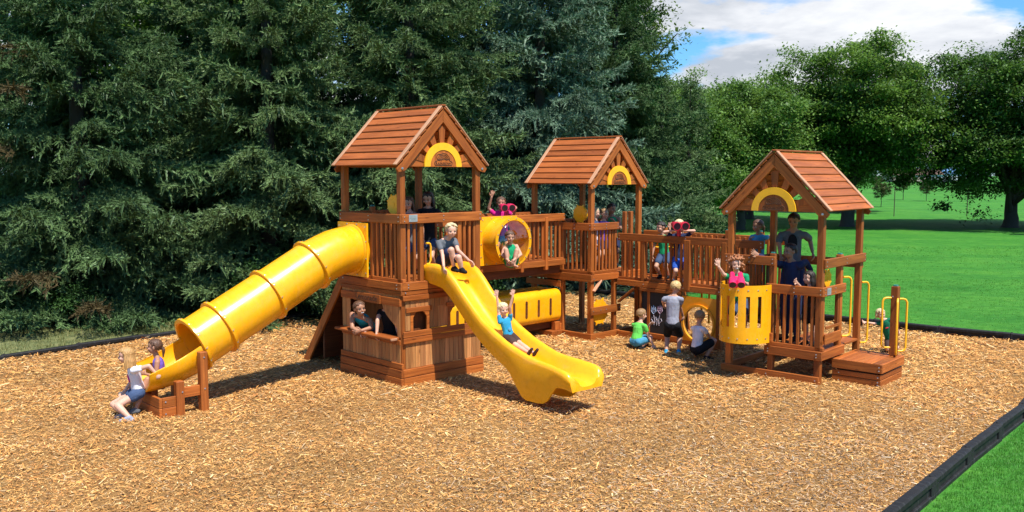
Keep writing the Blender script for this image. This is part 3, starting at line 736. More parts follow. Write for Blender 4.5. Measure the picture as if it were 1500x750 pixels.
# ---- yellow lookout on the right tower
ln_ = T_thing('lookout_balcony', T3, 'bulging yellow slotted lookout panel on the right tower', 'lookout')
cyl = []; Rn, cxn, cyn = .47, -.04, 1.125; hwN = .385
nseg = 44; slots = {7: 1, 8: 1, 13: 1, 14: 1, 19: 1, 20: 1, 24: 1, 25: 1, 30: 1, 31: 1, 36: 1, 37: 1}
z0, z1, zs0, zs1 = .545, 1.40, .78, 1.24
mb = MB()
def npt(i, z, r):
    a = math.pi * (i / nseg); return V((cxn - r * math.sin(a) * .95, cyn - hwN * math.cos(a) * (r / Rn), z))
for i in range(nseg):
    spans = [(z0, zs0), (zs0, zs1), (zs1, z1)]
    for k_, (a, b) in enumerate(spans):
        if k_ == 1 and i in slots: continue
        p = [npt(i, a, Rn), npt(i + 1, a, Rn), npt(i + 1, b, Rn), npt(i, b, Rn)]; q = [npt(i, a, Rn - .018), npt(i + 1, a, Rn - .018), npt(i + 1, b, Rn - .018), npt(i, b, Rn - .018)]
        fs = [(0, 1, 2, 3), (7, 6, 5, 4)]
        if k_ == 0: fs.append((4, 5, 1, 0))
        if k_ == 2: fs.append((3, 2, 6, 7))
        if k_ == 0 and i in slots: fs.append((3, 2, 6, 7))
        if k_ == 2 and i in slots: fs.append((4, 5, 1, 0))
        if k_ == 1:
            if i - 1 in slots: fs.append((0, 3, 7, 4))
            if i + 1 in slots: fs.append((1, 5, 6, 2))
        mb.add(p + q, fs, None, (1, 1, 1))
part('slotted_panel', 'yellow', ln_, mb, 35)
fp = [(cxn - (Rn - .02) * math.sin(math.pi * i / 20) * .95, cyn - (hwN - .01) * math.cos(math.pi * i / 20)) for i in range(21)] + [(.40, cyn + hwN), (.40, cyn - hwN)]
part('lookout_floor', 'wood', ln_, MB().prism(fp, (0, 0, .575), (1, 0, 0), (0, 1, 0), .035))
mb = MB()
for i in range(4, 42, 5): p = npt(i, .615, Rn + .001); n_ = V((-math.sin(math.pi * i / nseg), -math.cos(math.pi * i / nseg), 0)); bolt(mb, p, n_, .011); bolt(mb, npt(i, 1.33, Rn + .001), n_, .011)
part('bolt_heads', 'steel', ln_, mb, 30)

# ---- step platform and the handle post on it
sp_ = T_thing('step_platform', T3, 'low boxed wooden step platform at the foot of the right tower', 'platform')
mb = MB()
for i in range(6): mb.bx(.43, 1.335, -.695 + i * .118, -.695 + i * .118 + .112, .305, .34)
part('platform_top', 'wood', sp_, mb)
for z0, z1 in ((-.03, .10), (.106, .18)):
    part('side_board', 'wood', sp_, MB().bx(.445, .48, -.70, .0, z0, z1)); part('side_board', 'wood', sp_, MB().bx(.483, 1.32, -.70, -.665, z0, z1)); part('side_board', 'wood', sp_, MB().bx(1.285, 1.32, -.664, 0, z0, z1))
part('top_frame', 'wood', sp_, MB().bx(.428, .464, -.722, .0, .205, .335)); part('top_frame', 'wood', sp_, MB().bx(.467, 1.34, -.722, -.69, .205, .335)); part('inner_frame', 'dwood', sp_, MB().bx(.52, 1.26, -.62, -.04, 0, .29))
bolts(sp_, [(.444, -.66, .03), (.444, -.66, .07), (.444, -.66, .14), (.426, -.68, .29), (.426, -.68, .24), (.444, -.1, .03), (.444, -.1, .14)], (-1, 0, 0))
hp = T_thing('handle_post', T3, 'short wooden post with two yellow grab loops on the step platform', 'handle post')
pst = post(hp, 1.22, -.60, .341, 1.37, w=.05, cap=True)
handle_loop(hp, (1.18, -.56, 0), (-.67, .74), .46, 1.20, .13); handle_loop(hp, (1.18, -.65, 0), (-.95, -.30), .38, 1.19, .14); handle_loop(hp, (1.27, -.62, 0), (.7, -.72), .40, 1.18, .14); bolts(hp, [(1.169, -.58, 1.22)], (-1, 0, 0))

# ---- ship wheels, binoculars and the yellow climber
def wheel(T, x, y, z, ax, r, label, mat='yellow'):
    o = T_thing('toy_helm', T, label, 'play wheel', 'toy ship wheels on the towers')
    u = V((0, 0, 1)); ax = V(ax).normalized(); w = u.cross(ax); c = V((x, y, z)); k = 64; pts = []
    for i in range(k):
        a = 2 * math.pi * i / k; ph = (a * 8 / (2 * math.pi)) % 1; rr = r * (1.22 if .38 < ph < .62 else 1.0); pts.append((rr * math.cos(a), rr * math.sin(a)))
    part('wheel_disc', mat, o, MB().prism(pts, c, u, w, .025), 30); part('wheel_hub', mat, o, MB().tube([c - ax * .03, c + ax * .06], r * .28, 16), 30)
    part('wheel_rim', mat, o, MB().tube([c + ax * .032 + u * (r * .86 * math.cos(2 * math.pi * i / 32)) + w * (r * .86 * math.sin(2 * math.pi * i / 32)) for i in range(32)], .014, 8, True), 60)
    return o
wheel(T1, .12, .30, 2.575, (1, 0, 0), .135, 'yellow play wheel above the railing of the tall lemonade tower')
wheel(T2, .12, .36, 2.29, (1, 0, 0), .15, 'yellow play wheel above the railing of the middle tower')
wheel(T2, .30, .055, .50, (0, 1, 0), .22, 'yellow play wheel low between the legs of the middle tower')
wheel(T3, .38, .10, 1.50, (0, 1, 0), .12, 'yellow play wheel beside the plaque of the right tower')

def binoculars(p, d, mat, label, s=1.0, up=(0, 0, 1)):
    p, d = V(p), V(d).normalized(); u = V(up); rt = d.cross(u).normalized(); u = rt.cross(d)
    o = tag(empty('toy_binoculars', tuple(p)), label, 'binoculars', 'toy binoculars on the railings')
    for sg in (-1, 1):
        c = rt * (.058 * sg * s)
        b = part('barrel', mat, o, MB().tube([c - d * .13 * s, c - d * .12 * s, c - d * .02 * s, c + d * .0, c + d * .11 * s, c + d * .13 * s], [.032 * s, .036 * s, .04 * s, .052 * s, .060 * s, .058 * s], 20), 40)
        part('lens', 'lens', b, MB().tube([c + d * .128 * s, c + d * .132 * s], .048 * s, 18), 30)
    part('bridge_piece', mat, o, MB().box((0, 0, 0), (.05 * s, .05 * s, .022 * s), (rt, d, u), .008))
    part('mount', mat, o, MB().cap(-u * .02 * s, -u * .13 * s, .022 * s, .03 * s, 1), 60)
    return o

cl = T_thing('rung_climber', T2, 'yellow and orange rung climber behind the long bridge', 'climber')
for i, (z, m) in enumerate(((1.80, 'yellow'), (1.62, 'orange_plastic'), (1.44, 'orange_plastic'), (1.27, 'yellow'), (1.08, 'yellow'))):
    rows = []
    for t in range(9):
        a = t / 8; rows.append([V((XF + .12 + .05 * math.sin(a * math.pi) + i * .05, -.68 + .54 * j / 6, z - .16 + .16 * a + .012 * math.sin(j * 1.1))) for j in range(7)])
    back = [[p + V((.03, 0, 0)) for p in r] for r in rows]
    n_ = [r + b[::-1] for r, b in zip(rows, back)]
    part('climber_step', m, cl, MB().grid(n_, True, caps=True), 60)
for y in (-.72, -.10): part('climber_rail', 'wood', cl, MB().beam((XF + .12, y, 1.9), (XF + .55, y, -.02), .04, .09, (0, 1, 0)))
yp = T_thing('slide_chute_back', T2, 'pair of yellow uprights seen through the long bridge railing', 'grab bars')
yp.name = 'grab_bars'
for y in (-1.30, -1.46): part('grab_bar', 'handle', yp, MB().tube([(XF + .1, y, .3), (XF + .1, y, 1.86)], .02, 10), 60)
# ------------------------------------------------------------------ people
SK = {'fair': skin('fair_skin', (.66, .39, .27)), 'light': skin('light_skin', (.58, .32, .21)), 'tan': skin('tan_skin', (.42, .215, .13)), 'olive': skin('olive_skin', (.36, .19, .115))}
HR = {'blond': hairmat('blond_hair', (.62, .42, .17)), 'pale': hairmat('pale_blond_hair', (.72, .55, .30)), 'honey': hairmat('honey_hair', (.50, .27, .09)), 'brown': hairmat('brown_hair', (.11, .05, .024)), 'dark': hairmat('dark_hair', (.022, .014, .010)), 'ginger': hairmat('ginger_hair', (.36, .13, .045)), 'sandy': hairmat('sandy_hair', (.30, .17, .07))}
CL = {}
def clm(name, col):
    if name not in CL: CL[name] = cloth(name, col)
    return CL[name]
C = {'white': (.72, .70, .72), 'grey': (.115, .12, .13), 'lgrey': (.30, .31, .37), 'turq': (.02, .33, .42), 'black': (.014, .014, .016), 'navy': (.022, .030, .075), 'denim': (.055, .085, .16), 'pink': (.55, .02, .20), 'green': (.015, .30, .12), 'lime': (.13, .58, .09), 'purple': (.16, .10, .42), 'blue': (.03, .28, .46), 'royal': (.03, .10, .42), 'brown': (.06, .035, .028), 'dgreen': (.008, .13, .065), 'sky': (.07, .27, .42), 'red': (.5, .02, .04), 'violet': (.12, .07, .45)}
M['eye'] = simple('dark_eye', (.02, .015, .012), .3); M['lips'] = simple('lips', (.45, .15, .12), .6); M['sole'] = simple('shoe_rubber', (.5, .5, .5), .7); M['teeth'] = simple('smile', (.75, .7, .66), .4)

def vox(mb, name, mat, parent, size, it=4, f=.5, disp=0.0):
    o = mb.build(name, mat, parent, 180)
    m = o.modifiers.new('union', 'REMESH'); m.mode = 'VOXEL'; m.voxel_size = size; m.use_smooth_shade = True
    s = o.modifiers.new('smooth', 'SMOOTH'); s.factor = f; s.iterations = it
    return o

def hand(mb, wr, d, nrm, s, curl=.5, spread=.25):
    """palm and five fingers; d: direction of the hand, nrm: palm normal, fingers curl towards it"""
    d = V(d).normalized(); nrm = (V(nrm) - d * V(nrm).dot(d)).normalized(); sd = d.cross(nrm)
    pe = wr + d * .068 * s
    mb.cap(wr + d * .01 * s, pe, .024 * s, .034 * s, .48, sd)
    for i, (off, ln) in enumerate(((-.027, .048), (-.009, .060), (.009, .057), (.027, .044))):
        b = pe + sd * off * s; dd = (d + sd * (off / .027) * spread).normalized(); k = (dd * math.cos(curl * .8) + nrm * math.sin(curl * .8)).normalized(); t = (dd * math.cos(curl * 1.9) + nrm * math.sin(curl * 1.9)).normalized()
        m_ = b + k * ln * .6 * s; e = m_ + t * ln * .5 * s; mb.cap(b, m_, .0105 * s, .0098 * s, n=8); mb.cap(m_, e, .0098 * s, .0082 * s, n=8)
    b = wr + d * .025 * s - sd * .022 * s; m_ = b + (d * .55 - sd * .75 + nrm * .35).normalized() * .034 * s; e = m_ + (d * .85 - sd * .25 + nrm * .4).normalized() * .03 * s
    mb.cap(b, m_, .013 * s, .0115 * s, n=8); mb.cap(m_, e, .0115 * s, .009 * s, n=8)

def ik(a, c, l1, l2, pole):
    d = c - a; D = d.length
    if D > (l1 + l2) * .995: c = a + d * ((l1 + l2) * .995 / D); d = c - a; D = d.length
    x = (D * D + l1 * l1 - l2 * l2) / (2 * D); hgt = math.sqrt(max(0, l1 * l1 - x * x)); u = d / D; p = pole - u * pole.dot(u)
    if p.length < 1e-3: p = V((0, 0, 1)) - u * u.z
    return a + u * x + p.normalized() * hgt, c

def person(label, Y, H, face, pelvis, neck, head, look=None, skin_='fair', hair=('short', 'blond'), shirt='grey', sleeve=.5, shorts='navy', leg=.5, shoes='black', Rh=None, Lh=None, Re=None, Le=None, Rf=None, Lf=None, Rk=None, Lk=None, floor=None, kid=True, fat=1.0, group=None, collar=None, hcurl=(.5, .5), hdir=(None, None), hn=(None, None), tank=False, open_mouth=False, feetdir=None, extra=None):
    def J(p):
        return None if p is None else (p.copy() if isinstance(p, Vector) else atd(p[0], p[1], Y + (p[2] if len(p) > 2 else 0)))
    f = V((face[0], face[1], 0)).normalized(); rt = V((f.y, -f.x, 0)); up = V((0, 0, 1))
    P, N, Hd = J(pelvis), J(neck), J(head); k = H / 1.25; hh = (.195 if kid else .215) * (H / (1.2 if kid else 1.7)) ** .55
    o = tag(empty('person', (P.x, P.y, floor if floor is not None else 0)), label, 'person', group); o0 = V(o.location)
    def Lc(p): return p - o0
    if (Hd - N).length > .64 * hh: N = Hd - (Hd - N).normalized() * .64 * hh
    tu = (N - P).normalized(); tf = (f - tu * f.dot(tu)).normalized(); tr = tf.cross(tu).normalized()
    if tr.dot(rt) < 0: tr = -tr
    sw = .112 * H * (1 if kid else .98); sh = [N - tu * .060 * H + tr * (sw - .004 * H) * s for s in (1, -1)]; hp = [P - tu * .02 * H + tr * .050 * H * s for s in (1, -1)]
    ua, fa, th, sn = .165 * H, .145 * H, .235 * H, .232 * H
    lk = V(look).normalized() if look is not None else f; hu = (up - lk * up.dot(lk)); hu = hu.normalized(); hu = (hu + tu * .25).normalized(); hu = (hu - lk * hu.dot(lk)).normalized(); hr = lk.cross(hu)
    body = MB(); ch = N - tu * .10 * H
    body.cap(Lc(P), Lc(P + tu * .07 * H), .078 * H * fat, .070 * H * fat, .74, tr); body.cap(Lc(P + tu * .06 * H), Lc(ch), .069 * H * fat, .082 * H * fat, .68, tr); body.cap(Lc(ch), Lc(N - tu * .055 * H), .084 * H * fat, .064 * H * fat, .62, tr)
    body.cap(Lc(sh[0] - tr * .015 * H), Lc(sh[1] + tr * .015 * H), .031 * H, .031 * H)
    for s in (0, 1): body.cap(Lc(N - tu * .005 * H), Lc(sh[s] - tr * (.02 * H if s == 0 else -.02 * H)), .026 * H, .028 * H)
    body.cap(Lc(N - tu * .05 * H), Lc(Hd - hu * hh * .25), .034 * H, .030 * H)
    tops = MB(); infl = .012 * k
    if shirt:
        tops.cap(Lc(P + tu * .01 * H), Lc(P + tu * .07 * H), .080 * H * fat + infl * 1.2, .074 * H * fat + infl, .78, tr); tops.cap(Lc(P + tu * .06 * H), Lc(ch), .072 * H * fat + infl, .083 * H * fat + infl, .72, tr); tops.cap(Lc(ch), Lc(N - tu * .075 * H), .085 * H * fat + infl, .066 * H * fat + infl, .66, tr)
        if not tank: tops.cap(Lc(sh[0]), Lc(sh[1]), .031 * H + infl * .4, .031 * H + infl * .4); [tops.cap(Lc(N - tu * .03 * H + tr * (.022 * H * (1 - 2 * s))), Lc(sh[s] - tr * (.02 * H * (1 - 2 * s))), .024 * H + infl * .6, .029 * H + infl * .7) for s in (0, 1)]
        else:
            for s in (0, 1): tops.cap(Lc(sh[s] - tr * (.035 * H if s == 0 else -.035 * H) + tu * .028 * H + tf * .012), Lc(ch + tr * (.045 * H if s == 0 else -.045 * H) + tf * .02), .017 * k, .022 * k)
    # arms
    hands = (Rh, Lh); els = (Re, Le)
    for s in (0, 1):
        sg = 1 if s == 0 else -1; hw = J(hands[s]); e = J(els[s])
        if hw is None: hw = sh[s] + tr * sg * .06 * H - up * (.30 * H) + tf * .04 * H
        if e is None: e, hw = ik(sh[s], hw, ua, fa, tr * sg * .6 - tf * .6 - up * .5)
        body.cap(Lc(sh[s]), Lc(e), .031 * H, .0235 * H); body.cap(Lc(e), Lc(hw), .0235 * H, .0165 * H)
        hd = V(hdir[s]) if hdir[s] is not None else (hw - e).normalized(); nn = V(hn[s]) if hn[s] is not None else (-tr * sg + tf * .2)
        if sg > 0: hand(body, Lc(hw), hd, nn, H * .80 * (1 if kid else .95), hcurl[s])
        else:
            # mirror: flip side by flipping the finger spread order through the normal
            hand(body, Lc(hw), hd, nn, H * .80 * (1 if kid else .95), hcurl[s])
        if shirt and sleeve > 0 and not tank:
            if sleeve <= 1: tops.cap(Lc(sh[s]), Lc(sh[s].lerp(e, sleeve)), .031 * H + infl * .45, .028 * H + infl * .8)
            else: tops.cap(Lc(sh[s]), Lc(e), .034 * H + infl, .026 * H + infl); tops.cap(Lc(e), Lc(e.lerp(hw, .93)), .026 * H + infl, .021 * H + infl * .7)
    # legs
    bt = MB()
    bt.cap(Lc(P - tu * .01 * H), Lc(P + tu * .035 * H), .081 * H * fat + infl, .074 * H * fat + infl, .78, tr)
    for s in (0, 1):
        sg = 1 if s == 0 else -1; ft = J((Rf, Lf)[s]); kn = J((Rk, Lk)[s])
        if ft is None:
            fz = floor if floor is not None else 0; ft = V((hp[s].x + tr.x * sg * .02 * H, hp[s].y + tr.y * sg * .02 * H, fz + .05 * H)); ft = ft - f * .01
        if kn is None: kn, ft = ik(hp[s], ft, th, sn, f + tr * sg * .12 + up * .05)
        body.cap(Lc(hp[s]), Lc(kn), .052 * H * fat, .036 * H); body.cap(Lc(kn), Lc(kn.lerp(ft, .35)), .036 * H, .036 * H); body.cap(Lc(kn.lerp(ft, .35)), Lc(ft), .036 * H, .0215 * H)
        fd = V(feetdir) if feetdir is not None else f; fd = fd.normalized(); toe = ft + fd * .085 * H - up * .028 * H * (1 - abs(fd.z)); heel = ft - fd * .018 * H - up * .022 * H * (1 - abs(fd.z))
        body.cap(Lc(heel), Lc(toe), .022 * H, .018 * H)
        if shoes:
            sho = MB(); sho.cap(Lc(heel), Lc(toe), .031 * H, .027 * H, .85, fd.cross(up)); sho.cap(Lc(ft), Lc(ft.lerp(toe, .5)), .029 * H, .026 * H); vox(sho, 'shoe', clm('cloth_' + shoes, C[shoes]), o, .0075 * k, 2)
        bt.cap(Lc(hp[s]), Lc(hp[s].lerp(kn, min(leg, 1))), .055 * H * fat + infl, (.055 - .012 * min(leg, 1)) * H * fat + infl * 1.3)
        if leg > 1: bt.cap(Lc(kn), Lc(kn.lerp(ft, leg - 1)), .040 * H + infl, .030 * H + infl)
    # head
    def hb(a, b, c): return Lc(Hd) + hr * (a * hh) + lk * (b * hh) + hu * (c * hh)
    ax = (hr, lk, hu)
    body.ell(hb(0, -.03, .12), (.365 * hh, .43 * hh, .385 * hh), ax, 20, 14); body.ell(hb(0, .09, -.14), (.295 * hh, .32 * hh, .335 * hh), ax, 18, 12); body.ell(hb(0, .22, -.33), (.13 * hh, .14 * hh, .12 * hh), ax, 10, 8)
    body.cap(hb(0, .38, .02), hb(0, .445, -.11), .035 * hh, .055 * hh); body.ell(hb(-.17, .28, -.13), (.13 * hh, .12 * hh, .11 * hh), ax, 10, 8); body.ell(hb(.17, .28, -.13), (.13 * hh, .12 * hh, .11 * hh), ax, 10, 8)
    for s in (-1, 1): body.ell(hb(s * .375, -.05, -.02), (.05 * hh, .09 * hh, .13 * hh), ax, 10, 8)
    vox(body, 'body', SK[skin_], o, .0058 * max(1, k * .95), 3)
    for s in (-1, 1):
        MB().ell(hb(s * .155, .365, .0), (.062 * hh, .035 * hh, .034 * hh), ax, 10, 8).build('eye', M['eye'], o, 180)
        MB().cap(hb(s * .10, .40, .105), hb(s * .235, .345, .090), .017 * hh, .013 * hh).build('eyebrow', HR[hair[1]], o, 180)
    MB().ell(hb(0, .385, -.245), (.105 * hh, .04 * hh, .032 * hh if open_mouth else .022 * hh), ax, 12, 8).build('mouth', M['teeth' if open_mouth else 'lips'], o, 180)
    if shirt: vox(tops, 'shirt' if not tank else 'tank_top', clm('cloth_' + shirt, C[shirt]), o, .0085 * k, 3)
    vox(bt, 'shorts' if leg <= 1 else 'trousers', clm('cloth_' + shorts, C[shorts]), o, .0085 * k, 3)
    # hair
    rg = random.Random(hash(label) % 1000 if False else len(label) * 7 + int(H * 100)); hm = MB(); style = hair[0]
    hm.ell(hb(0, -.075, .165), (.385 * hh, .415 * hh, .375 * hh), ax, 18, 12)
    n = 110
    for i in range(n):
        z = 1 - 1.55 * (i + .5) / n; a = i * 2.39996; r = math.sqrt(max(0, 1 - z * z)); x_, y_ = r * math.cos(a), r * math.sin(a)
        # hairline: nothing over the face
        if y_ > .25 and z < .42 + .25 * (y_ - .25): continue
        if y_ > -.05 and z < .05 and abs(x_) > .4 and style not in ('long', 'bob', 'curly'): continue
        if z < -.40 and style in ('short',): continue
        p = hb(.385 * x_, -.06 + .425 * y_, .14 + .39 * z)
        fl = (V((x_, y_ * .6 + (.25 if y_ > 0 else -.2), -.9)) if style != 'spiky' else V((x_ * .8 + rg.uniform(-.4, .4), .5, .5)))
        fl = hr * fl.x + lk * fl.y + hu * fl.z; nrm_ = hr * x_ + lk * y_ + hu * z; fl = (fl - nrm_ * fl.dot(nrm_) * .9).normalized()
        l = hh * rg.uniform(.12, .2) * (1.0 if style != 'curly' else .5); q = p + fl * l + nrm_ * hh * (.03 if style != 'curly' else rg.uniform(.1, .28))
        hm.cap(p, q, hh * rg.uniform(.055, .075) * (1.35 if style == 'curly' else 1), hh * .03 * (2.6 if style == 'curly' else 1), n=7)
    if style in ('long', 'bob', 'curly'):
        ll = {'long': 1.0, 'bob': .55, 'curly': .55}[style]
        for i in range(34 if style != 'curly' else 60):
            a = R(150 + 240 * (i / (33 if style != 'curly' else 59))) if True else 0
            x_, y_ = math.sin(a - R(180) + R(180)) , 0
            an = R(-98 + 196 * i / (33 if style != 'curly' else 59)); x_, y_ = math.sin(an), -math.cos(an)
            p = hb(.37 * x_, -.05 + .40 * y_, .12); 
            dn = (-up * .8 - hu * .3 + (hr * x_ + lk * y_) * (.22 if style != 'curly' else .5)).normalized(); L_ = hh * ll * rg.uniform(.8, 1.15) * (1 if abs(x_) < .9 else .85); m_ = p + dn * L_ * .5; q = p + dn * L_ - (hr * x_ + lk * y_) * hh * .08
            if style == 'curly':
                for t in range(4): c_ = p.lerp(q, t / 3) + V((rg.uniform(-1, 1), rg.uniform(-1, 1), rg.uniform(-1, 1))) * hh * .09; hm.ell(c_, (hh * .085,) * 3, None, 7, 5)
            else: hm.cap(p, m_, hh * .07, hh * .075, n=7); hm.cap(m_, q, hh * .075, hh * .035, n=7)
    if style in ('pony', 'bun'):
        b = hb(0, -.45, .05)
        if style == 'pony':
            hm.cap(b, b - lk * hh * .15 - up * hh * .25, hh * .10, hh * .12); hm.cap(b - lk * hh * .15 - up * hh * .25, b - lk * hh * .1 - up * hh * .75, hh * .12, hh * .05)
        else: hm.ell(b - up * hh * .1, (hh * .17,) * 3, None, 10, 8)
    vox(hm, 'hair', HR[hair[1]], o, .0075 * k, 1, .4)
    if extra: extra(o, hb, Lc, dict(P=P, N=N, tu=tu, tf=tf, tr=tr, H=H, lk=lk, hr=hr, hu=hu, ch=ch, k=k))
    return o

GP = 'children on the playground'
def chest_patch(col, a=0, b=.5, r=(.03, .03), name='shirt_print'):
    def fn(o, hb, Lc, q):
        c = q['ch'] * (1 - b) + q['P'] * b + q['tf'] * (.066 * q['H']) + q['tr'] * a * q['H']
        vox(MB().ell(Lc(c), (r[0], .012, r[1]), (q['tr'], q['tf'], q['tu']), 14, 8), name, clm('cloth_' + col, C[col]), o, .005, 2)
    return fn
fB = (-.72, -.69)        # facing out of the tube slide
fA = (.69, -.72)         # facing down the wave slide

person('blonde girl in a white tee sitting at the end of the tube slide', 11.15, 1.16, (-.93, -.42), (203, 571), (197, 537, -.02), (184, 521, -.08), look=(-.95, -.3, -.12), skin_='fair', hair=('long', 'honey'), shirt='white', sleeve=.45, shorts='denim', leg=.30, shoes='lgrey',
       Lh=(227, 546, -.12), Le=(218, 536, -.15), Rh=(184, 571, .10), Re=(194, 556, .14), Rk=(166, 592, -.02), Rf=(183, 607, -.13), Lk=(172, 594, -.22), Lf=(190, 612, -.28), feetdir=(-.9, -.3, 0), group=GP, extra=chest_patch('pink', .0, .25, (.035, .06)), hcurl=(.4, 1.0))
person('brown-haired girl in a purple tank top inside the tube slide end', 11.45, 1.12, (-.95, -.3), (236, 558), (231, 523), (226, 508, -.02), look=(-.98, -.15, .05), skin_='tan', hair=('pony', 'brown'), shirt='purple', tank=True, shorts='denim', leg=.4, shoes='grey', Lh=(214, 548, -.1), Rh=(214, 546, .12), Rk=(206, 556, .10), Rf=(188, 572, .10), Lk=(216, 556, -.22), Lf=(199, 600, -.34), feetdir=(-.9, -.2, -.1), group=GP)
person('smiling girl in a turquoise tank top leaning on the lemonade counter', 13.42, 1.38, (-.25, -.97), (540, 478, .36), (527, 466, -.10), (527, 452, -.18), look=(.55, -.83, .0), skin_='tan', hair=('pony', 'brown'), shirt='turq', tank=True, shorts='denim', leg=.5, Rh=(528, 486, -.25), Re=(516, 480, -.16), Lh=(530, 484, -.3), Le=(544, 480, -.2), floor=.0, open_mouth=True, group=GP)
person('child in a black shirt turned away behind the lemonade counter', 13.12, 1.36, (.55, .8), (573, 487, .18), (567, 462, .0), (566, 440, .10), look=(.5, .85, 0), skin_='fair', hair=('short', 'brown'), shirt='black', sleeve=.35, shorts='black', leg=.9, Lh=(552, 486, -.12), Le=(553, 470, -.06), floor=.0, group=GP)
person('blond boy in a grey tee crouching at the top of the wave slide', 12.98, 1.24, (.55, -.83), (652, 379, .08), (652, 351, .0), (661, 338, -.08), look=(.35, -.93, -.12), skin_='fair', hair=('spiky', 'pale'), shirt='grey', sleeve=.55, shorts='navy', leg=.75, shoes='black', Rh=(650, 390, -.30), Re=(648, 371, -.14), Lh=(686, 381, -.10), Le=(671, 367, -.14), Rk=(661, 366, -.20), Rf=(665, 392, -.12), Lk=(672, 377, -.22), Lf=(676, 394, -.18), group=GP, extra=chest_patch('lgrey', 0, .2, (.06, .035)))
person('girl in a black tee and denim shorts standing on the tall tower deck', 14.05, 1.22, (-.2, -1), (628, 352), (627, 306), (627, 291, -.04), look=(-.3, -.9, -.3), skin_='light', hair=('long', 'dark'), shirt='black', sleeve=.5, shorts='denim', leg=.28, shoes='black', floor=1.487, Lh=(644, 318, -.1), group=GP)
person('brown-haired girl half hidden behind the front post of the tall tower', 13.85, 1.16, (.1, -1), (603, 355), (602, 314), (598, 298), look=(-.2, -.95, -.15), skin_='light', hair=('long', 'brown'), shirt='grey', sleeve=.4, shorts='denim', leg=.5, floor=1.487, group=GP)
person('waving girl in a pink tee with toy binoculars on the bubble bridge', 16.35, 1.18, (-.1, -1), (737, 345), (733, 307), (734, 297, -.05), look=(.05, -1, -.05), skin_='tan', hair=('pony', 'brown'), shirt='pink', sleeve=.45, shorts='denim', leg=.4, floor=1.47, Rh=(720, 289, -.05), Re=(716, 305, 0), Lh=(755, 308, -.12), Le=(752, 316, 0), hdir=((.25, 0, 1), None), hn=((0, -1, 0), None), hcurl=(.05, .9), open_mouth=True, group=GP)
person('child in a green tank top curled up inside the bubble window', 15.02, 1.12, (.55, -.84), (749, 383, .05), (747, 360, .08), (747, 347, -.02), look=(.3, -.95, -.2), skin_='light', hair=('short', 'brown'), shirt='green', tank=True, shorts='green', leg=.4, shoes=None, Rk=(741, 366, -.16), Rf=(744, 386, -.2), Lk=(757, 367, -.16), Lf=(753, 387, -.2), Rh=(746, 383, -.26), Re=(736, 374, -.1), Lh=(751, 382, -.26), Le=(763, 373, -.08), group=GP)
person('blond toddler in a blue tee sliding down with raised arms', 12.22, .92, fA, (745, 491), (739, 467, .03), (737, 453, .0), look=(.45, -.88, -.1), skin_='fair', hair=('bob', 'pale'), shirt='blue', sleeve=.38, shorts='brown', leg=.62, shoes='brown', Rh=(728, 435, .0), Re=(730, 450, .0), Lh=(751, 434, -.02), Le=(747, 450, .0), hdir=((-.1, 0, 1), (.05, 0, 1)), hn=((0, -1, 0), (0, -1, 0)), hcurl=(.1, .1), Rk=(757, 507, -.22), Rf=(775, 517, -.45), Lk=(763, 504, -.18), Lf=(783, 518, -.42), feetdir=(.45, -.4, .8), group=GP, extra=chest_patch('sky', .01, .55, (.03, .03)))
person('blond child in a violet top on the middle tower', 17.3, 1.16, (.6, -.8), (883, 352), (884, 323), (885, 313), look=(.8, -.6, -.1), skin_='light', hair=('short', 'sandy'), shirt='violet', sleeve=.5, shorts='navy', floor=1.21, group=GP)
person('dark-haired child in a green tank top on the middle tower', 17.65, 1.2, (-.2, -1), (898, 350), (897, 317), (896, 306), look=(.6, -.8, -.1), skin_='olive', hair=('short', 'dark'), shirt='green', tank=True, shorts='navy', floor=1.21, Lh=(901, 325, -.15), group=GP)
person('pale blond child mostly hidden by the front post of the middle tower', 17.2, 1.14, (.9, -.3), (872, 352), (872, 322), (873, 312), look=(.9, -.3, 0), skin_='fair', hair=('long', 'pale'), shirt='white', sleeve=.5, shorts='denim', floor=1.21, group=GP)
person('dark-haired boy in a green shirt waving on the long bridge', 16.6, 1.12, (-.5, -.85), (973, 372), (971, 343), (968, 333, -.03), look=(-.85, -.5, -.15), skin_='light', hair=('short', 'dark'), shirt='green', sleeve=.5, shorts='denim', leg=.6, floor=1.10, Lh=(981, 335, -.05), Le=(983, 350, 0), hdir=(None, (.1, 0, 1)), hn=(None, (0, -1, 0)), hcurl=(.4, .1), group=GP)
person('blond boy in a navy shirt peering through red binoculars on the long bridge', 16.0, 1.16, (0, -1), (995, 378), (994, 345), (995, 330), look=(.05, -1, -.06), skin_='fair', hair=('short', 'pale'), shirt='navy', sleeve=.5, shorts='royal', leg=.7, shoes='white', floor=1.10, Rh=(987, 338, -.12), Lh=(1003, 338, -.12), group=GP)
person('crouching boy in a lime green tee at the chalkboard', 15.45, 1.2, (.75, .62), (932, 498, .0), (937, 474, .06), (940, 461, .12), look=(.9, .4, -.1), skin_='fair', hair=('short', 'sandy'), shirt='lime', sleeve=.5, shorts='sky', leg=.7, shoes='black', Rh=(956, 504, -.04), Re=(949, 490, -.02), Lh=(950, 478, .3), Le=(945, 484, .3), Rk=(953, 495, .10), Rf=(938, 508, -.05), Lk=(952, 494, .35), Lf=(941, 505, .2), feetdir=(.8, .55, -.1), group=GP)
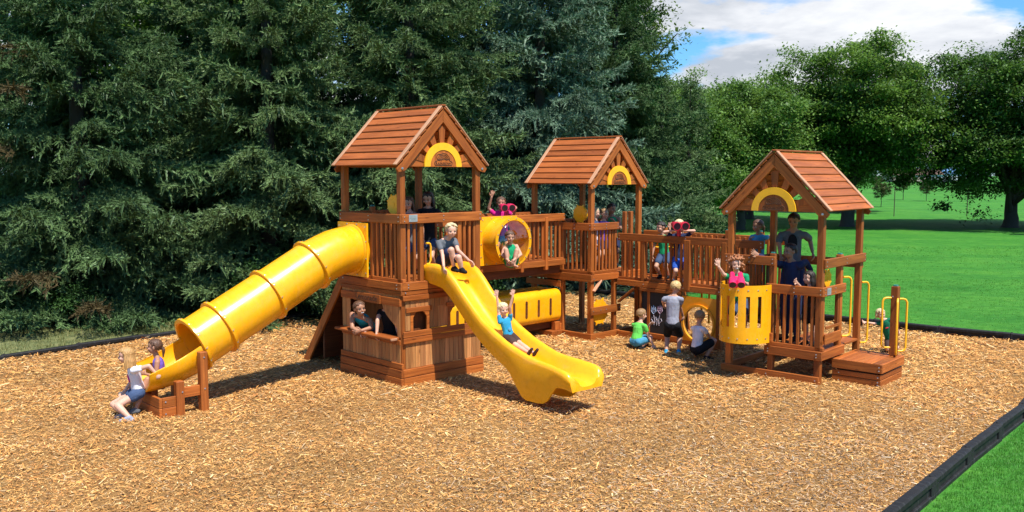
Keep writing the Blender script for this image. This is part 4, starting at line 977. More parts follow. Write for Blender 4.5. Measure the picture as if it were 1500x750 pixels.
person('blond boy in a grey tee and black shorts standing at the chalkboard', 15.1, 1.27, (.28, .96), (985, 474), (985, 435), (990, 421, .03), look=(.45, .85, -.25), skin_='light', hair=('short', 'blond'), shirt='lgrey', sleeve=.45, shorts='black', leg=.85, shoes='blue', Lh=(972, 446, .22), Le=(971, 441, .05), Rh=(1000, 462, .2), Re=(996, 449, .05), Rf=(994, 514, .0), Lf=(976, 514, .06), floor=0, group=GP, extra=None)
person('crouching boy in a white tee with grey sleeves by the round porthole', 14.62, 1.24, (.85, .45), (1021, 509, .0), (1023, 480, .05), (1025, 464, .08), look=(.25, .95, -.1), skin_='light', hair=('short', 'sandy'), shirt='white', sleeve=.62, shorts='black', leg=.75, shoes='black', Rh=(1040, 494, .02), Re=(1036, 488, -.05), Lh=(1038, 492, .25), Le=(1034, 486, .3), Rk=(1046, 499, .05), Rf=(1034, 523, .0), Lk=(1042, 503, .32), Lf=(1022, 520, .25), feetdir=(.9, .1, -.05), group=GP)
person('curly red-haired girl in a green tee waving from the yellow lookout', 13.35, 1.2, (-.3, -.95), (1082, 440), (1080, 400), (1078, 387, -.04), look=(-.05, -1, -.08), skin_='fair', hair=('curly', 'ginger'), shirt='green', sleeve=.5, shorts='denim', leg=.6, floor=.61, Rh=(1053, 391, -.1), Re=(1060, 402, -.05), Lh=(1090, 413, -.22), Le=(1094, 417, -.05), hdir=((-.2, 0, 1), None), hn=((0, -1, 0), None), hcurl=(.05, .8), open_mouth=True, group=GP)
person('girl in a sky blue top at the end of the long bridge', 15.1, 1.2, (-.7, -.6), (1111, 383), (1112, 343), (1110, 331, -.02), look=(-.95, -.25, -.1), skin_='olive', hair=('pony', 'brown'), shirt='sky', sleeve=.25, shorts='sky', leg=.6, floor=1.1, Rh=(1099, 352, -.1), Lh=(1130, 357, .0), Le=(1128, 346, .05), group=GP)
person('tall teenager in a grey zip jacket leaning over the right tower rail', 14.1, 1.66, (-.35, -.93), (1162, 391), (1161, 339), (1163, 323, -.05), look=(-.5, -.8, -.3), skin_='olive', hair=('short', 'dark'), shirt='grey', sleeve=.8, shorts='navy', leg=1.9, floor=.75, kid=False, Lh=(1190, 368, .02), Le=(1186, 350, .1), Rh=(1143, 372, -.05), Re=(1141, 354, .0), fat=.84, extra=chest_patch('black', .0, .08, (.075, .13), 'inner_shirt'))
person('dark-haired boy in a long-sleeved navy sweater on the right tower', 13.5, 1.45, (-.65, -.55), (1160, 424), (1158, 380), (1157, 368, -.04), look=(-.9, -.35, .0), skin_='olive', hair=('short', 'dark'), shirt='navy', sleeve=1.5, shorts='navy', leg=1.9, floor=.4976, Rh=(1112, 374, -.10), Re=(1138, 386, -.12), Lh=(1188, 396, .1), Le=(1180, 384, .12), group=GP)
person('small dark-haired girl peeking over the balcony of the right tower', 13.1, 1.12, (-.8, -.5), (1188, 447), (1188, 420), (1185, 407), look=(-.95, -.25, -.05), skin_='fair', hair=('long', 'dark'), shirt='black', sleeve=.5, shorts='black', leg=.8, floor=.4976, Rh=(1168, 415, -.12), Re=(1176, 424, -.05), group=GP)
person('blond toddler in a dark green tee leaning beside the handle post', 15.1, .90, (-.2, -.98), (1304, 497), (1297, 472, -.05), (1290, 460, -.1), look=(.05, -1, -.05), skin_='fair', hair=('bob', 'pale'), shirt='dgreen', sleeve=.4, shorts='brown', leg=.7, shoes='brown', floor=0, Rh=(1268, 472, -.12), Re=(1280, 474, -.08), Lh=(1316, 484, -.1), Le=(1312, 476, 0), open_mouth=True, group=GP, extra=chest_patch('red', .0, .2, (.03, .012)))

binoculars(atd(742, 303, 16.1), (.25, -1, -.1), M['pink_plastic'], 'pink toy binoculars held up by the waving girl on the bubble bridge', 1.15)
binoculars(atd(1079, 409, 12.92), (-.15, -.8, -.55), M['pink_plastic'], 'pinkish red toy binoculars on the rim of the yellow lookout', 1.0)
binoculars(atd(995, 330, 15.78), (.05, -1, -.06), M['red_plastic'], 'dark red toy binoculars in front of the face on the long bridge', 1.25)
# ------------------------------------------------------------------ sun, sky
EL = 62.0; dxy = V((-.56, .83)).normalized(); AZ = math.degrees(math.atan2(-dxy.x, -dxy.y))   # clockwise from +Y, towards the sun
sun = bpy.data.lights.new('sun', 'SUN'); sun.energy = 4.8; sun.angle = R(.53); sun.color = (1.0, .955, .88)
so = bpy.data.objects.new('sun', sun); COL.objects.link(so); so.location = (8, -12, 30)
ce, se = math.cos(R(EL)), math.sin(R(EL))
so.rotation_euler = V((dxy.x * ce, dxy.y * ce, -se)).to_track_quat('-Z', 'Y').to_euler()
w = bpy.data.worlds.new('World'); SC.world = w; w.use_nodes = True
nt = w.node_tree; bg = nt.nodes['Background']; bg.inputs['Strength'].default_value = .10
sky = nt.nodes.new('ShaderNodeTexSky'); sky.sky_type = 'NISHITA'; sky.sun_disc = False; sky.sun_elevation = R(EL); sky.sun_rotation = R(AZ); sky.ozone_density = 2.2; sky.air_density = 1.1; sky.dust_density = .4
tc = nt.nodes.new('ShaderNodeTexCoord'); sep = nt.nodes.new('ShaderNodeSeparateXYZ'); nt.links.new(tc.outputs['Generated'], sep.inputs[0])
def wm(op, a, b=None, c=None, clamp=False):
    n = nt.nodes.new('ShaderNodeMath'); n.operation = op; n.use_clamp = clamp
    for i, v in enumerate((a, b, c)):
        if v is None: continue
        if isinstance(v, (int, float)): n.inputs[i].default_value = v
        else: nt.links.new(v, n.inputs[i])
    return n.outputs[0]
den = wm('ADD', wm('MAXIMUM', sep.outputs[2], 0), .16)
cx = wm('DIVIDE', sep.outputs[0], den); cy = wm('DIVIDE', sep.outputs[1], den)
cmb = nt.nodes.new('ShaderNodeCombineXYZ'); nt.links.new(cx, cmb.inputs[0]); nt.links.new(cy, cmb.inputs[1]); cmb.inputs[2].default_value = 3.3
def wnoise(scale, detail, rough, off=(0, 0, 0), dist=.2):
    mp = nt.nodes.new('ShaderNodeMapping'); mp.inputs['Location'].default_value = off; nt.links.new(cmb.outputs[0], mp.inputs['Vector'])
    n = nt.nodes.new('ShaderNodeTexNoise'); n.inputs['Scale'].default_value = scale; n.inputs['Detail'].default_value = detail; n.inputs['Roughness'].default_value = rough; n.inputs['Distortion'].default_value = dist
    nt.links.new(mp.outputs[0], n.inputs['Vector']); return n.outputs['Fac']
def wramp(f, stops):
    r = nt.nodes.new('ShaderNodeValToRGB'); cr = r.color_ramp
    while len(cr.elements) < len(stops): cr.elements.new(.5)
    for e, (p, c) in zip(cr.elements, stops): e.position = p; e.color = (*c, 1)
    nt.links.new(f, r.inputs[0]); return r.outputs[0]
CO = (2.3, 1.1, 0)
cov = wramp(wnoise(1.05, 9, .56, CO), [(.425, (0, 0, 0)), (.50, (1, 1, 1))])
front = wm('MULTIPLY', wm('MULTIPLY_ADD', sep.outputs[1], 3.0, .1, True), wm('MULTIPLY_ADD', sep.outputs[2], -1.6, 1.6, True), None, True)
cov = wm('MULTIPLY', cov, front)
shade = wramp(wnoise(1.5, 8, .55, (CO[0] + .05, CO[1] - .12, .3)), [(.38, (7.2, 7.3, 7.4)), (.49, (5.6, 5.8, 6.2)), (.60, (3.7, 4.0, 4.5))])
blue = nt.nodes.new('ShaderNodeMix'); blue.data_type = 'RGBA'; blue.blend_type = 'MULTIPLY'; blue.inputs[0].default_value = 1; nt.links.new(sky.outputs[0], blue.inputs[6]); blue.inputs[7].default_value = (.45, .85, 1.25, 1)
mx = nt.nodes.new('ShaderNodeMix'); mx.data_type = 'RGBA'; nt.links.new(cov, mx.inputs[0]); nt.links.new(blue.outputs[2], mx.inputs[6]); nt.links.new(shade, mx.inputs[7])
nt.links.new(mx.outputs[2], bg.inputs['Color'])
SC.view_settings.view_transform = 'Standard'; SC.view_settings.look = 'None'; SC.view_settings.gamma = 1; SC.view_settings.exposure = .60; SC.view_settings.use_curve_mapping = False

# ------------------------------------------------------------------ ground
BED = [tuple(at(1316, 750, .1).xy), tuple(at(1432, 655, .1).xy), tuple(at(1512, 590, .1).xy), (8.4, 13.9), (9.9, 15.2), (9.35, 15.95), (7.73, 17.25), (5.2, 19.6), (2.3, 22.6), (1.4, 23.2), (-.6, 22.9), (-2.6, 20.8), (-4.3, 19.2), (-5.4, 17.9), (-6.43, 16.74), (-8.2, 14.54), (-11, 11.2), (-14, 7.0), (-13, 1.5), (-2, .5), (1.45, 5.6)]
def inside(xs, ys, poly=BED):
    r = np.zeros(len(xs), bool); n = len(poly)
    for i in range(n):
        x0, y0 = poly[i]; x1, y1 = poly[(i + 1) % n]
        c = ((y0 > ys) != (y1 > ys)) & (xs < (x1 - x0) * (ys - y0) / (y1 - y0 + 1e-12) + x0); r ^= c
    return r
k = NT('lawn_grass'); o = k.objco()
f1 = k.noise(o, .35, 5, .6); f2 = k.noise(k.mapping(o, (1, 2.2, 1)), 2.2, 6, .65); f3 = k.noise(o, 38, 3, .7)
c = k.ramp(f2, [(.30, (.034, .150, .020)), (.50, (.050, .215, .026)), (.70, (.085, .260, .036))])
c = k.mix(c, k.ramp(f1, [(.32, (.66, .80, .8)), (.50, (1, 1, 1)), (.66, (1.34, 1.12, 1.05))]), .9, 'MULTIPLY')
c = k.mix(c, k.ramp(k.noise(k.mapping(o, (.25, 1.4, 1)), .6, 5, .65, .6), [(.36, (.80, .86, .85)), (.5, (1, 1, 1)), (.70, (1.35, 1.10, 1.15))]), .75, 'MULTIPLY')
c = k.mix(c, k.ramp(f3, [(.3, (.62, .66, .6)), (.7, (1.25, 1.2, 1.2))]), .8, 'MULTIPLY')
k.l(c, k.b.inputs['Base Color']); k.set(Roughness=.8); k.b.inputs['Specular IOR Level'].default_value = .1; k.bump(f3, .8, .03); M['lawn'] = k.m
mb = MB(); n = 64
rads = [0, 12, 25, 45, 80, 160, 400, 1000, 3000]
rows = [[V((r * math.cos(2 * math.pi * j / n), 15 + r * math.sin(2 * math.pi * j / n), 0)) for j in range(n)] for r in rads[1:]]
mb.grid(rows, True); mb.add(rows[0], [tuple(range(n))])
lawn = mb.build('lawn', M['lawn']); tag(lawn, 'mown green lawn all round the playground', 'lawn', kind='structure')

k = NT('mulch'); o = k.objco()
f = k.noise(k.mapping(o, (1, 1, 1)), 22, 6, .75, 1.2); g = k.noise(o, .5, 4, .6)
c = k.ramp(f, [(.28, (.08, .042, .015)), (.45, (.26, .14, .048)), (.6, (.38, .22, .08)), (.75, (.50, .32, .13))])
c = k.mix(c, k.ramp(g, [(.35, (.86, .86, .84)), (.65, (1.06, 1.02, 1.0))]), .9, 'MULTIPLY')
k.l(c, k.b.inputs['Base Color']); k.set(Roughness=.9); k.b.inputs['Specular IOR Level'].default_value = .1; k.bump(f, 1.0, .02); M['mulch'] = k.m
bed = MB().add([V((x, y, .008)) for x, y in BED], [tuple(range(len(BED)))], None, (1, 1, 1)).build('mulch_bed', M['mulch'])
tag(bed, 'playground bed filled with tan wood chips', 'mulch', kind='structure')
k = NT('dry_grass'); o = k.objco(); f = k.noise(o, 5, 6, .7)
k.l(k.ramp(f, [(.32, (.05, .07, .02)), (.55, (.15, .17, .055)), (.72, (.25, .22, .09))]), k.b.inputs['Base Color']); k.set(Roughness=.9); k.bump(k.noise(o, 40, 3), .8, .03); M['dry_grass'] = k.m
dg = MB().add([V((x, y, .004)) for x, y in ((-16, 8), (-10.9, 11.1), (-8.1, 14.6), (-6.4, 16.8), (-5.3, 18), (-2.4, 21), (-3, 26), (-16, 26), (-20, 16))], [tuple(range(9))], None, (1, 1, 1)).build('dry_grass_ground', M['dry_grass']); tag(dg, 'dry shaded grass under the spruces', 'grass', kind='structure')
# chips lying on the bed
k = NT('wood_chips'); t = k.attr('tone', 'Color'); k.l(t, k.b.inputs['Base Color']); k.set(Roughness=.85); k.b.inputs['Specular IOR Level'].default_value = .2; M['chips'] = k.m
def chips(seed):
    rg = np.random.default_rng(seed); P = []
    for ya, yb, dens in ((5.8, 8, 2500), (8, 10, 1900), (10, 13, 1300), (13, 17, 800), (17, 23.5, 420)):
        xw0, xw1 = -.60 * yb - 1.2, .60 * yb + 1.2
        m = int((xw1 - xw0) * (yb - ya) * dens); x = rg.uniform(xw0, xw1, m); y = rg.uniform(ya, yb, m)
        ok = inside(x, y) & (np.abs(x) < .60 * y + 1.2); P.append(np.stack([x[ok], y[ok]], 1))
    P = np.concatenate(P); m = len(P)
    Ln = np.clip(rg.lognormal(math.log(.036), .55, m), .012, .15) * np.clip(P[:, 1] / 11, .85, 1.5); Wd = np.clip(rg.lognormal(math.log(.0078), .45, m), .004, .026) * np.clip(P[:, 1] / 11, .9, 1.6)
    an = rg.uniform(0, 2 * np.pi, m); tl = rg.normal(0, .22, m); rl = rg.normal(0, .4, m)
    d = np.stack([np.cos(an) * np.cos(tl), np.sin(an) * np.cos(tl), np.sin(tl)], 1); s = np.stack([-np.sin(an) * np.cos(rl), np.cos(an) * np.cos(rl), np.sin(rl)], 1); nn = np.cross(d, s)
    h0 = .012 + rg.uniform(0, .022, m) + .012 * np.sin(P[:, 0] * 2.1 + 1.3 * np.sin(P[:, 1] * 1.7)) + np.abs(np.sin(tl)) * Ln * .4
    c = np.concatenate([P, np.maximum(h0, .012)[:, None]], 1)
    hl, hw = d * (Ln / 2)[:, None], s * (Wd / 2)[:, None]; up = nn * (Wd * .35)[:, None]
    v = np.stack([c - hl - hw, c - hl * .95 + up, c - hl + hw, c + hl - hw * .5, c + hl * .9 + up * .8, c + hl + hw * .6], 1).reshape(-1, 3)
    b = (np.arange(m) * 6)[:, None]; fa = np.concatenate([b + np.array([[0, 3, 4, 1]]), b + np.array([[1, 4, 5, 2]])], 0)
    pal = np.array([(.62, .37, .145), (.54, .29, .10), (.70, .47, .22), (.42, .21, .075), (.30, .17, .08), (.46, .36, .25), (.82, .64, .40), (.16, .085, .04), (.55, .26, .11)])
    pr = np.array([.20, .18, .13, .14, .12, .05, .035, .105, .04])
    idx = rg.choice(len(pal), m, p=pr); col = pal[idx] * rg.uniform(.8, 1.2, (m, 1)) * np.array([[1.08, .95, .73]]); wv = sum(np.sin(P[:, 0] * a_ + P[:, 1] * b_ + c_) for a_, b_, c_ in rg.normal(0, 1, (14, 3)) * np.array([[2.0, 2.0, 9]])) / 3.7; col = col * (1 + .13 * np.clip(wv, -1.6, 1.6))[:, None]
    gz = np.clip((P[:, 0] + 2) / 5, 0, 1) * np.clip((12.5 - P[:, 1]) / 4, 0, 1)          # a greyer, more weathered patch of chips
    gr = rg.uniform(0, 1, m) < gz * .5; lum = col.mean(1, keepdims=True); col[gr] = col[gr] * .35 + lum[gr] * np.array([[.95, .82, .64]]) * .62
    return v, fa, np.repeat(np.clip(col, 0, .9), 6, 0)
v, fa, cl_ = chips(3); ch = bigmesh('wood_chips', v, fa, M['chips'], None, cl_); tag(ch, 'loose tan and grey shredded wood chips covering the bed', 'wood chips', kind='stuff')

# grass blades
M['blade'] = leafmat('grass_blades', (.070, .235, .028), (.130, .36, .050), .4)
M['dry_blade'] = leafmat('dry_grass_blades', (.10, .13, .03), (.30, .27, .10), .25)
def blades(name, spots_xy, hgt, wid, mat, seed, label, per=3):
    rg = np.random.default_rng(seed); P = np.repeat(spots_xy, per, 0); m = len(P); P = P + rg.normal(0, .02, (m, 2))
    hh = hgt * rg.uniform(.5, 1.3, m) * np.clip(P[:, 1] / 16, 1, 2.2); an = rg.uniform(0, 2 * np.pi, m); ln = rg.uniform(.1, 1.0, m); ww = wid * np.clip(P[:, 1] / 14, 1, 4)
    b = np.concatenate([P, np.zeros((m, 1))], 1); sd = np.stack([-np.sin(an), np.cos(an), np.zeros(m)], 1) * (ww / 2)[:, None]; ld = np.stack([np.cos(an), np.sin(an), np.zeros(m)], 1)
    mid = b + ld * (ln * hh * .3)[:, None] + np.array([[0, 0, 1]]) * (hh * .6)[:, None]; tip = b + ld * (ln * hh * .9)[:, None] + np.array([[0, 0, 1]]) * (hh * (1 - .35 * ln))[:, None]
    v = np.stack([b - sd, b + sd, mid + sd * .7, mid - sd * .7, tip + sd * .1, tip - sd * .1], 1).reshape(-1, 3); i = (np.arange(m) * 6)[:, None]
    fa = np.concatenate([i + np.array([[0, 1, 2, 3]]), i + np.array([[3, 2, 4, 5]])], 0)
    o = bigmesh(name, v, fa, M[mat], None, np.repeat(rg.uniform(0, 1, m), 6)); tag(o, label, 'grass', kind='stuff'); return o
rg = np.random.default_rng(5)
def lawn_pts(n, x0, x1, y0, y1, vis=.62):
    x = rg.uniform(x0, x1, n); y = rg.uniform(y0, y1, n); ok = (~inside(x, y)) & (np.abs(x) < vis * y + 1); return np.stack([x[ok], y[ok]], 1)
near = lawn_pts(90000, 3, 9.5, 6.5, 15.2); near = near[~inside(near[:, 0] - .09, near[:, 1] + .05)]
blades('grass', near, .036, .0045, 'blade', 21, 'short mown grass beside the curved black edging', 3)
midp = np.concatenate([lawn_pts(26000, 1, 24, 15, 26), lawn_pts(9000, -1, 30, 26, 38)])
blades('grass', midp, .017, .006, 'blade', 22, 'short mown grass of the wide lawn behind', 3)
left = lawn_pts(16000, -13.5, -3.5, 12.5, 20); left = left[left[:, 0] < -1]
blades('grass', left, .07, .006, 'dry_blade', 23, 'dry yellowish grass strip under the spruces', 3)

# ------------------------------------------------------------------ black plastic edging
def edging_proto():
    mb = MB(); l = .60; tone = (1, 1, 1)
    mb.bx(-l, l, -.05, .05, .125, .20, .030, tone); mb.bx(-l, l, -.05, .05, -.06, .05, .008, tone); mb.bx(-l + .02, l - .02, -.028, .028, .045, .14, .004, tone)
    for a, b in ((-l, -l + .12), (l - .12, l)): mb.bx(a, b, -.049, .049, .045, .14, .006, tone)
    mb.tube([(l, 0, -.06), (l, 0, .19), (l, 0, .203)], [.052, .052, .035], 14, tone=tone); mb.tube([(l, 0, .2), (l, 0, .215)], [.022, .016], 10, tone=tone)
    return mb.build('edging_timber', M['black_plastic'])
ep = edging_proto(); first = True
def run(pts, label, dz=0.0):
    global first
    P = [V((x, y, 0)) for x, y in pts]; seg = []; tot = 0
    acc = 0; i = 0; pos = P[0].copy(); out = [pos.copy()]
    while i < len(P) - 1:
        d = P[i + 1] - pos; need = 1.21
        # march to the next joint
        rem = need
        while i < len(P) - 1 and (P[i + 1] - pos).length < rem: rem -= (P[i + 1] - pos).length; pos = P[i + 1].copy(); i += 1
        if i >= len(P) - 1: break
        pos = pos + (P[i + 1] - pos).normalized() * rem; out.append(pos.copy())
    for a, b in zip(out[:-1], out[1:]):
        o = ep if first else ep.copy()
        if not first: COL.objects.link(o)
        first = False; c = (a + b) / 2; o.location = (c.x, c.y, dz + random.uniform(-.012, .006)); o.rotation_euler = (0, random.uniform(-.012, .012), math.atan2(b.y - a.y, b.x - a.x) + random.uniform(-.014, .014)); o.scale = ((b - a).length / 1.21, 1, 1)
        tag(o, label, 'edging timber', 'black edging timbers round the chip bed')
run([(1.45, 5.6), tuple(at(1312, 750, .1).xy - V((1.0, 1.25))), tuple(at(1316, 750, .1).xy), tuple(at(1432, 655, .1).xy), tuple(at(1512, 590, .1).xy), (8.4, 13.9), (10.1, 15.3)], 'black plastic edging timber along the grass in the near right corner')
run([(9.95, 15.42), (9.35, 15.95), (7.73, 17.25), (5.2, 19.6), (2.3, 22.6), (1.4, 23.2)], 'black plastic edging timber along the lawn behind the right tower', -.05)
run([(-2.6, 20.8), (-4.3, 19.2), (-5.4, 17.9), (-6.43, 16.74), (-8.2, 14.54), (-11, 11.2)], 'black plastic edging timber along the dry grass on the left', -.10)

# ------------------------------------------------------------------ conifers
def bough(rg, L, dense=1.0):
    P0, P1, T = [], [], []
    dr, up = rg.uniform(.07, .22), rg.uniform(.14, .30)
    def ax(s): return np.array([L * s, L * .06 * math.sin(s * 3 + dr * 20), L * (-.05 * s - dr * s * s + up * s ** 4)])
    def tw(st, e, l, t): e = e / np.linalg.norm(e); P0.append(st); P1.append(st + e * l); T.append(t)
    s = .22
    while s < .995:
        b = ax(s); f = ax(min(1, s + .02)) - ax(s - .02); f /= np.linalg.norm(f)
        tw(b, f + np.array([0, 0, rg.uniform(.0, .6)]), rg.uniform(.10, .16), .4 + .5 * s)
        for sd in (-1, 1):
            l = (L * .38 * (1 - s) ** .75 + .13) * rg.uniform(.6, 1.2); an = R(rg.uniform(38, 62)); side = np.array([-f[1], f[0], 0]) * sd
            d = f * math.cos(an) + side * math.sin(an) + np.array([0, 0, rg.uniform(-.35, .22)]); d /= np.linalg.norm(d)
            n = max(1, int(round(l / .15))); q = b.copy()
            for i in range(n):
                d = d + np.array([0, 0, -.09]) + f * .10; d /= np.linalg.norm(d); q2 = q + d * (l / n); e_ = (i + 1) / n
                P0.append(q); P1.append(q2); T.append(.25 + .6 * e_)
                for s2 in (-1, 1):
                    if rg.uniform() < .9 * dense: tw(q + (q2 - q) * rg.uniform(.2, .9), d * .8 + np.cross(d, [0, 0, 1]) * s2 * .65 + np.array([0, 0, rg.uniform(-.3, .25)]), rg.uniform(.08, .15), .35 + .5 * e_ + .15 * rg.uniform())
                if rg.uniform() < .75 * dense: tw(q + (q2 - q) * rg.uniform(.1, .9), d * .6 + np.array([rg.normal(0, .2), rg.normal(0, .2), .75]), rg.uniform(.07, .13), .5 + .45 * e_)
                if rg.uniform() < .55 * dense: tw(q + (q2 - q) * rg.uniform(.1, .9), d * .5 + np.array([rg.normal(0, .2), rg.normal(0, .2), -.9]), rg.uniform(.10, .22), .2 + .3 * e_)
                q = q2
        s += .10 / L * rg.uniform(.8, 1.25)
    return np.array(P0), np.array(P1), np.array(T)

def needles(P0, P1, T, rg, n, ln, wd):
    m = len(P0); A = P1 - P0; le = np.linalg.norm(A, axis=1, keepdims=True); A = A / (le + 1e-9)
    ref = np.where(np.abs(A[:, 2:3]) > .9, np.array([[1., 0, 0]]), np.array([[0, 0, 1.]])); U = np.cross(A, ref); U /= np.linalg.norm(U, axis=1, keepdims=True); W = np.cross(U, A)
    vs, ts = [], []
    for j in range(3):                                   # the dense brush along the twig
        ph = rg.uniform(0, 3.14, (m, 1)); sd = U * np.cos(ph) + W * np.sin(ph); hw = np.minimum(.021, le * .16)
        vs.append(np.stack([P0 + A * le * .12 - sd * hw, P0 + A * le * .12 + sd * hw, P1 + A * le * .14], 1)); ts.append(np.clip(T + rg.normal(0, .08, m), 0, 1))
    for j in range(n):                                   # needles standing off it
        t = (j + rg.uniform(0, 1, (m, 1))) / n; ph = rg.uniform(-.6, np.pi + .6, (m, 1)); rad = U * np.cos(ph) + W * np.sin(ph)
        d = A * .72 + rad * .69; b = P0 + A * le * t; l = ln * rg.uniform(.75, 1.3, (m, 1)); sd = np.cross(d, rg.normal(0, 1, (m, 3))); sd /= np.linalg.norm(sd, axis=1, keepdims=True)
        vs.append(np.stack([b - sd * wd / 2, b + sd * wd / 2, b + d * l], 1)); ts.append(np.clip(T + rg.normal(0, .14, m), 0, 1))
    v = np.concatenate(vs).reshape(-1, 3); return v, np.repeat(np.concatenate(ts), 3)

def conifer_arrays(seed, H, Rad, base=.25, nn=7, boughs=None, power=.8, skirt=1.0, ln=.046, wd=.010, dz=.37, per=8):
    rg = np.random.default_rng(seed); lib = []
    for L in (2.9, 2.2, 1.5, .9, .5):
        for q in range(3): P0, P1, T = bough(rg, L); lib.append((L, needles(P0, P1, T, rg, nn, ln, wd)))
    VS, TS = [], []; z = base; ph = 0
    while z < H - .15:
        fr = (z - base) / (H - base); L0 = Rad * (1 - fr) ** power * (1 if fr > .1 else skirt) + .12
        k = max(4, int(round(per * (1 - .35 * fr)))); ph += 2.4
        for i in range(k):
            a = ph + 2 * math.pi * i / k + rg.normal(0, .16); L = L0 * rg.uniform(.62, 1.24); cand = [x for x in lib if abs(math.log(x[0] / L)) < .42] or [lib[-1] if L < .6 else lib[0]]
            Lb, (v, t) = cand[rg.integers(len(cand))]; sc = L / Lb; tilt = R(-10 + 46 * fr ** 1.6 + rg.normal(0, 6)); roll = rg.normal(0, .12)
            x, y, zz = v[:, 0] * sc, v[:, 1] * sc * (1 if rg.uniform() < .5 else -1), v[:, 2] * sc
            y, zz = y * math.cos(roll) - zz * math.sin(roll), y * math.sin(roll) + zz * math.cos(roll)
            x, zz = x * math.cos(tilt) - zz * math.sin(tilt), x * math.sin(tilt) + zz * math.cos(tilt)
            X = x * math.cos(a) - y * math.sin(a); Y = x * math.sin(a) + y * math.cos(a)
            VS.append(np.stack([X, Y, zz + z + rg.normal(0, .07)], 1)); TS.append(np.clip(t + rg.normal(0, .10), 0, 1))
        z += dz * rg.uniform(.75, 1.2) * (1 - .45 * fr)
    v = np.concatenate(VS); v[:, 2] = np.maximum(v[:, 2], .03); return v, np.concatenate(TS)

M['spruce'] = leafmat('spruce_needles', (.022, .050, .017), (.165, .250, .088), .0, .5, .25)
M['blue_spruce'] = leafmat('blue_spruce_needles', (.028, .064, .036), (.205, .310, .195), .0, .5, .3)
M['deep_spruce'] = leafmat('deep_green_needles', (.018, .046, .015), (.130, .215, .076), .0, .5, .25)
M['rusty'] = leafmat('rusty_needles', (.03, .035, .014), (.13, .095, .04), .10, .6, .2)
protos = {}
def conifer(kind, x, y, rz, sc, label, arr, mat, H, group='spruces behind the playground'):
    o = tag(empty('spruce_tree', (x, y, 0), rz), label, 'tree', group); o.scale = (sc, sc, sc)
    if kind not in protos:
        v, t = arr(); c = bigmesh('crown', v, np.arange(len(v), dtype=np.int32).reshape(-1, 3), M[mat], o, t); protos[kind] = c
        tk = MB().tube([(0, 0, -.1), (0, 0, H * .25), (.04, .03, H * .6), (0, 0, H * .97)], [.22, .17, .10, .015], 12).build('trunk', M['bark'], o, 60); protos[kind + 't'] = tk
    else:
        for q in (kind, kind + 't'):
            c = protos[q].copy(); COL.objects.link(c); c.parent = o; c.name = 'crown' if q == kind else 'trunk'
            if q == kind and c.data.materials[0] is not M[mat]:
                c.material_slots[0].link = 'OBJECT'; c.material_slots[0].material = M[mat]
    return o
A1 = lambda: conifer_arrays(31, 11.5, 3.5, .2, 8, skirt=1.0)
A2 = lambda: conifer_arrays(47, 10.5, 3.3, .3, 8, power=.78)
A3 = lambda: conifer_arrays(59, 6.4, 1.55, .3, 8, power=.78, dz=.25, per=7)
conifer('a', -5.6, 20.9, .4, 1.0, 'big dark green spruce right behind the tube slide', A1, 'spruce', 11.5)
conifer('b', -9.3, 19.6, 1.9, 1.05, 'spruce with some rusty brown boughs at the left edge', A2, 'deep_spruce', 10.5)
conifer('a', -2.5, 22.6, 3.3, 1.03, 'olive green spruce rising behind the roof of the lemonade tower', A1, 'spruce', 11.5)
conifer('b', .75, 25.4, 5.0, 1.12, 'silvery blue spruce between the tall and the middle tower roofs', A2, 'blue_spruce', 10.5)
conifer('a', 3.3, 29.0, 2.2, .98, 'dark spruce behind the roof of the middle tower', A1, 'deep_spruce', 11.5)
conifer('b', -12.6, 23.5, .9, 1.2, 'tall spruce standing farthest back on the left', A2, 'deep_spruce', 10.5)
conifer('a', -7.8, 25.5, 4.4, 1.15, 'tall spruce in the second row behind the tube slide', A1, 'deep_spruce', 11.5)
conifer('b', -3.6, 27.8, 2.9, 1.25, 'tall spruce in the second row behind the lemonade tower', A2, 'deep_spruce', 10.5)
conifer('c', 5.05, 31.0, .3, 1.0, 'slim young spruce with a pointed top, left of a pair', A3, 'spruce', 6.4, 'pair of slim spruces at the end of the row')
conifer('c', 6.15, 31.6, 2.0, .98, 'slim young spruce with a pointed top, right of a pair', A3, 'spruce', 6.4, 'pair of slim spruces at the end of the row')
conifer('a', -1.3, 29.5, 1.2, 1.2, 'tall spruce in the second row behind the bubble bridge', A1, 'deep_spruce', 11.5)
conifer('b', 1.9, 31.5, 3.9, 1.2, 'tall spruce in the second row behind the middle tower', A2, 'deep_spruce', 10.5)
# rusty dead boughs on the left spruce
rgx = np.random.default_rng(77); VS, TS = [], []
for (px, py, Y, a, L) in ((30, 130, 17.6, -1.2, 1.1), (60, 70, 17.7, -2.0, 1.0), (85, 395, 17.0, -1.5, 1.3), (20, 380, 16.8, -1.9, 1.2), (130, 440, 17.2, -1.0, 1.2), (25, 215, 17.4, -1.6, 1.0)):
    P0, P1, T = bough(rgx, L, .7); v, t = needles(P0, P1, T, rgx, 6, .06, .011); c = atd(px, py, Y); ca, sa = math.cos(a), math.sin(a)
    VS.append(np.stack([v[:, 0] * ca - v[:, 1] * sa + c.x, v[:, 0] * sa + v[:, 1] * ca + c.y, v[:, 2] + c.z], 1)); TS.append(t)
v = np.concatenate(VS); ls = [o for o in COL.objects if o.get('label', '').startswith('spruce with some rusty')][0]
ob = bigmesh('rusty_bough', v, np.arange(len(v), dtype=np.int32).reshape(-1, 3), M['rusty'], None, np.concatenate(TS))
ob.parent = ls; bpy.context.view_layer.update(); ob.matrix_parent_inverse = ls.matrix_world.inverted()

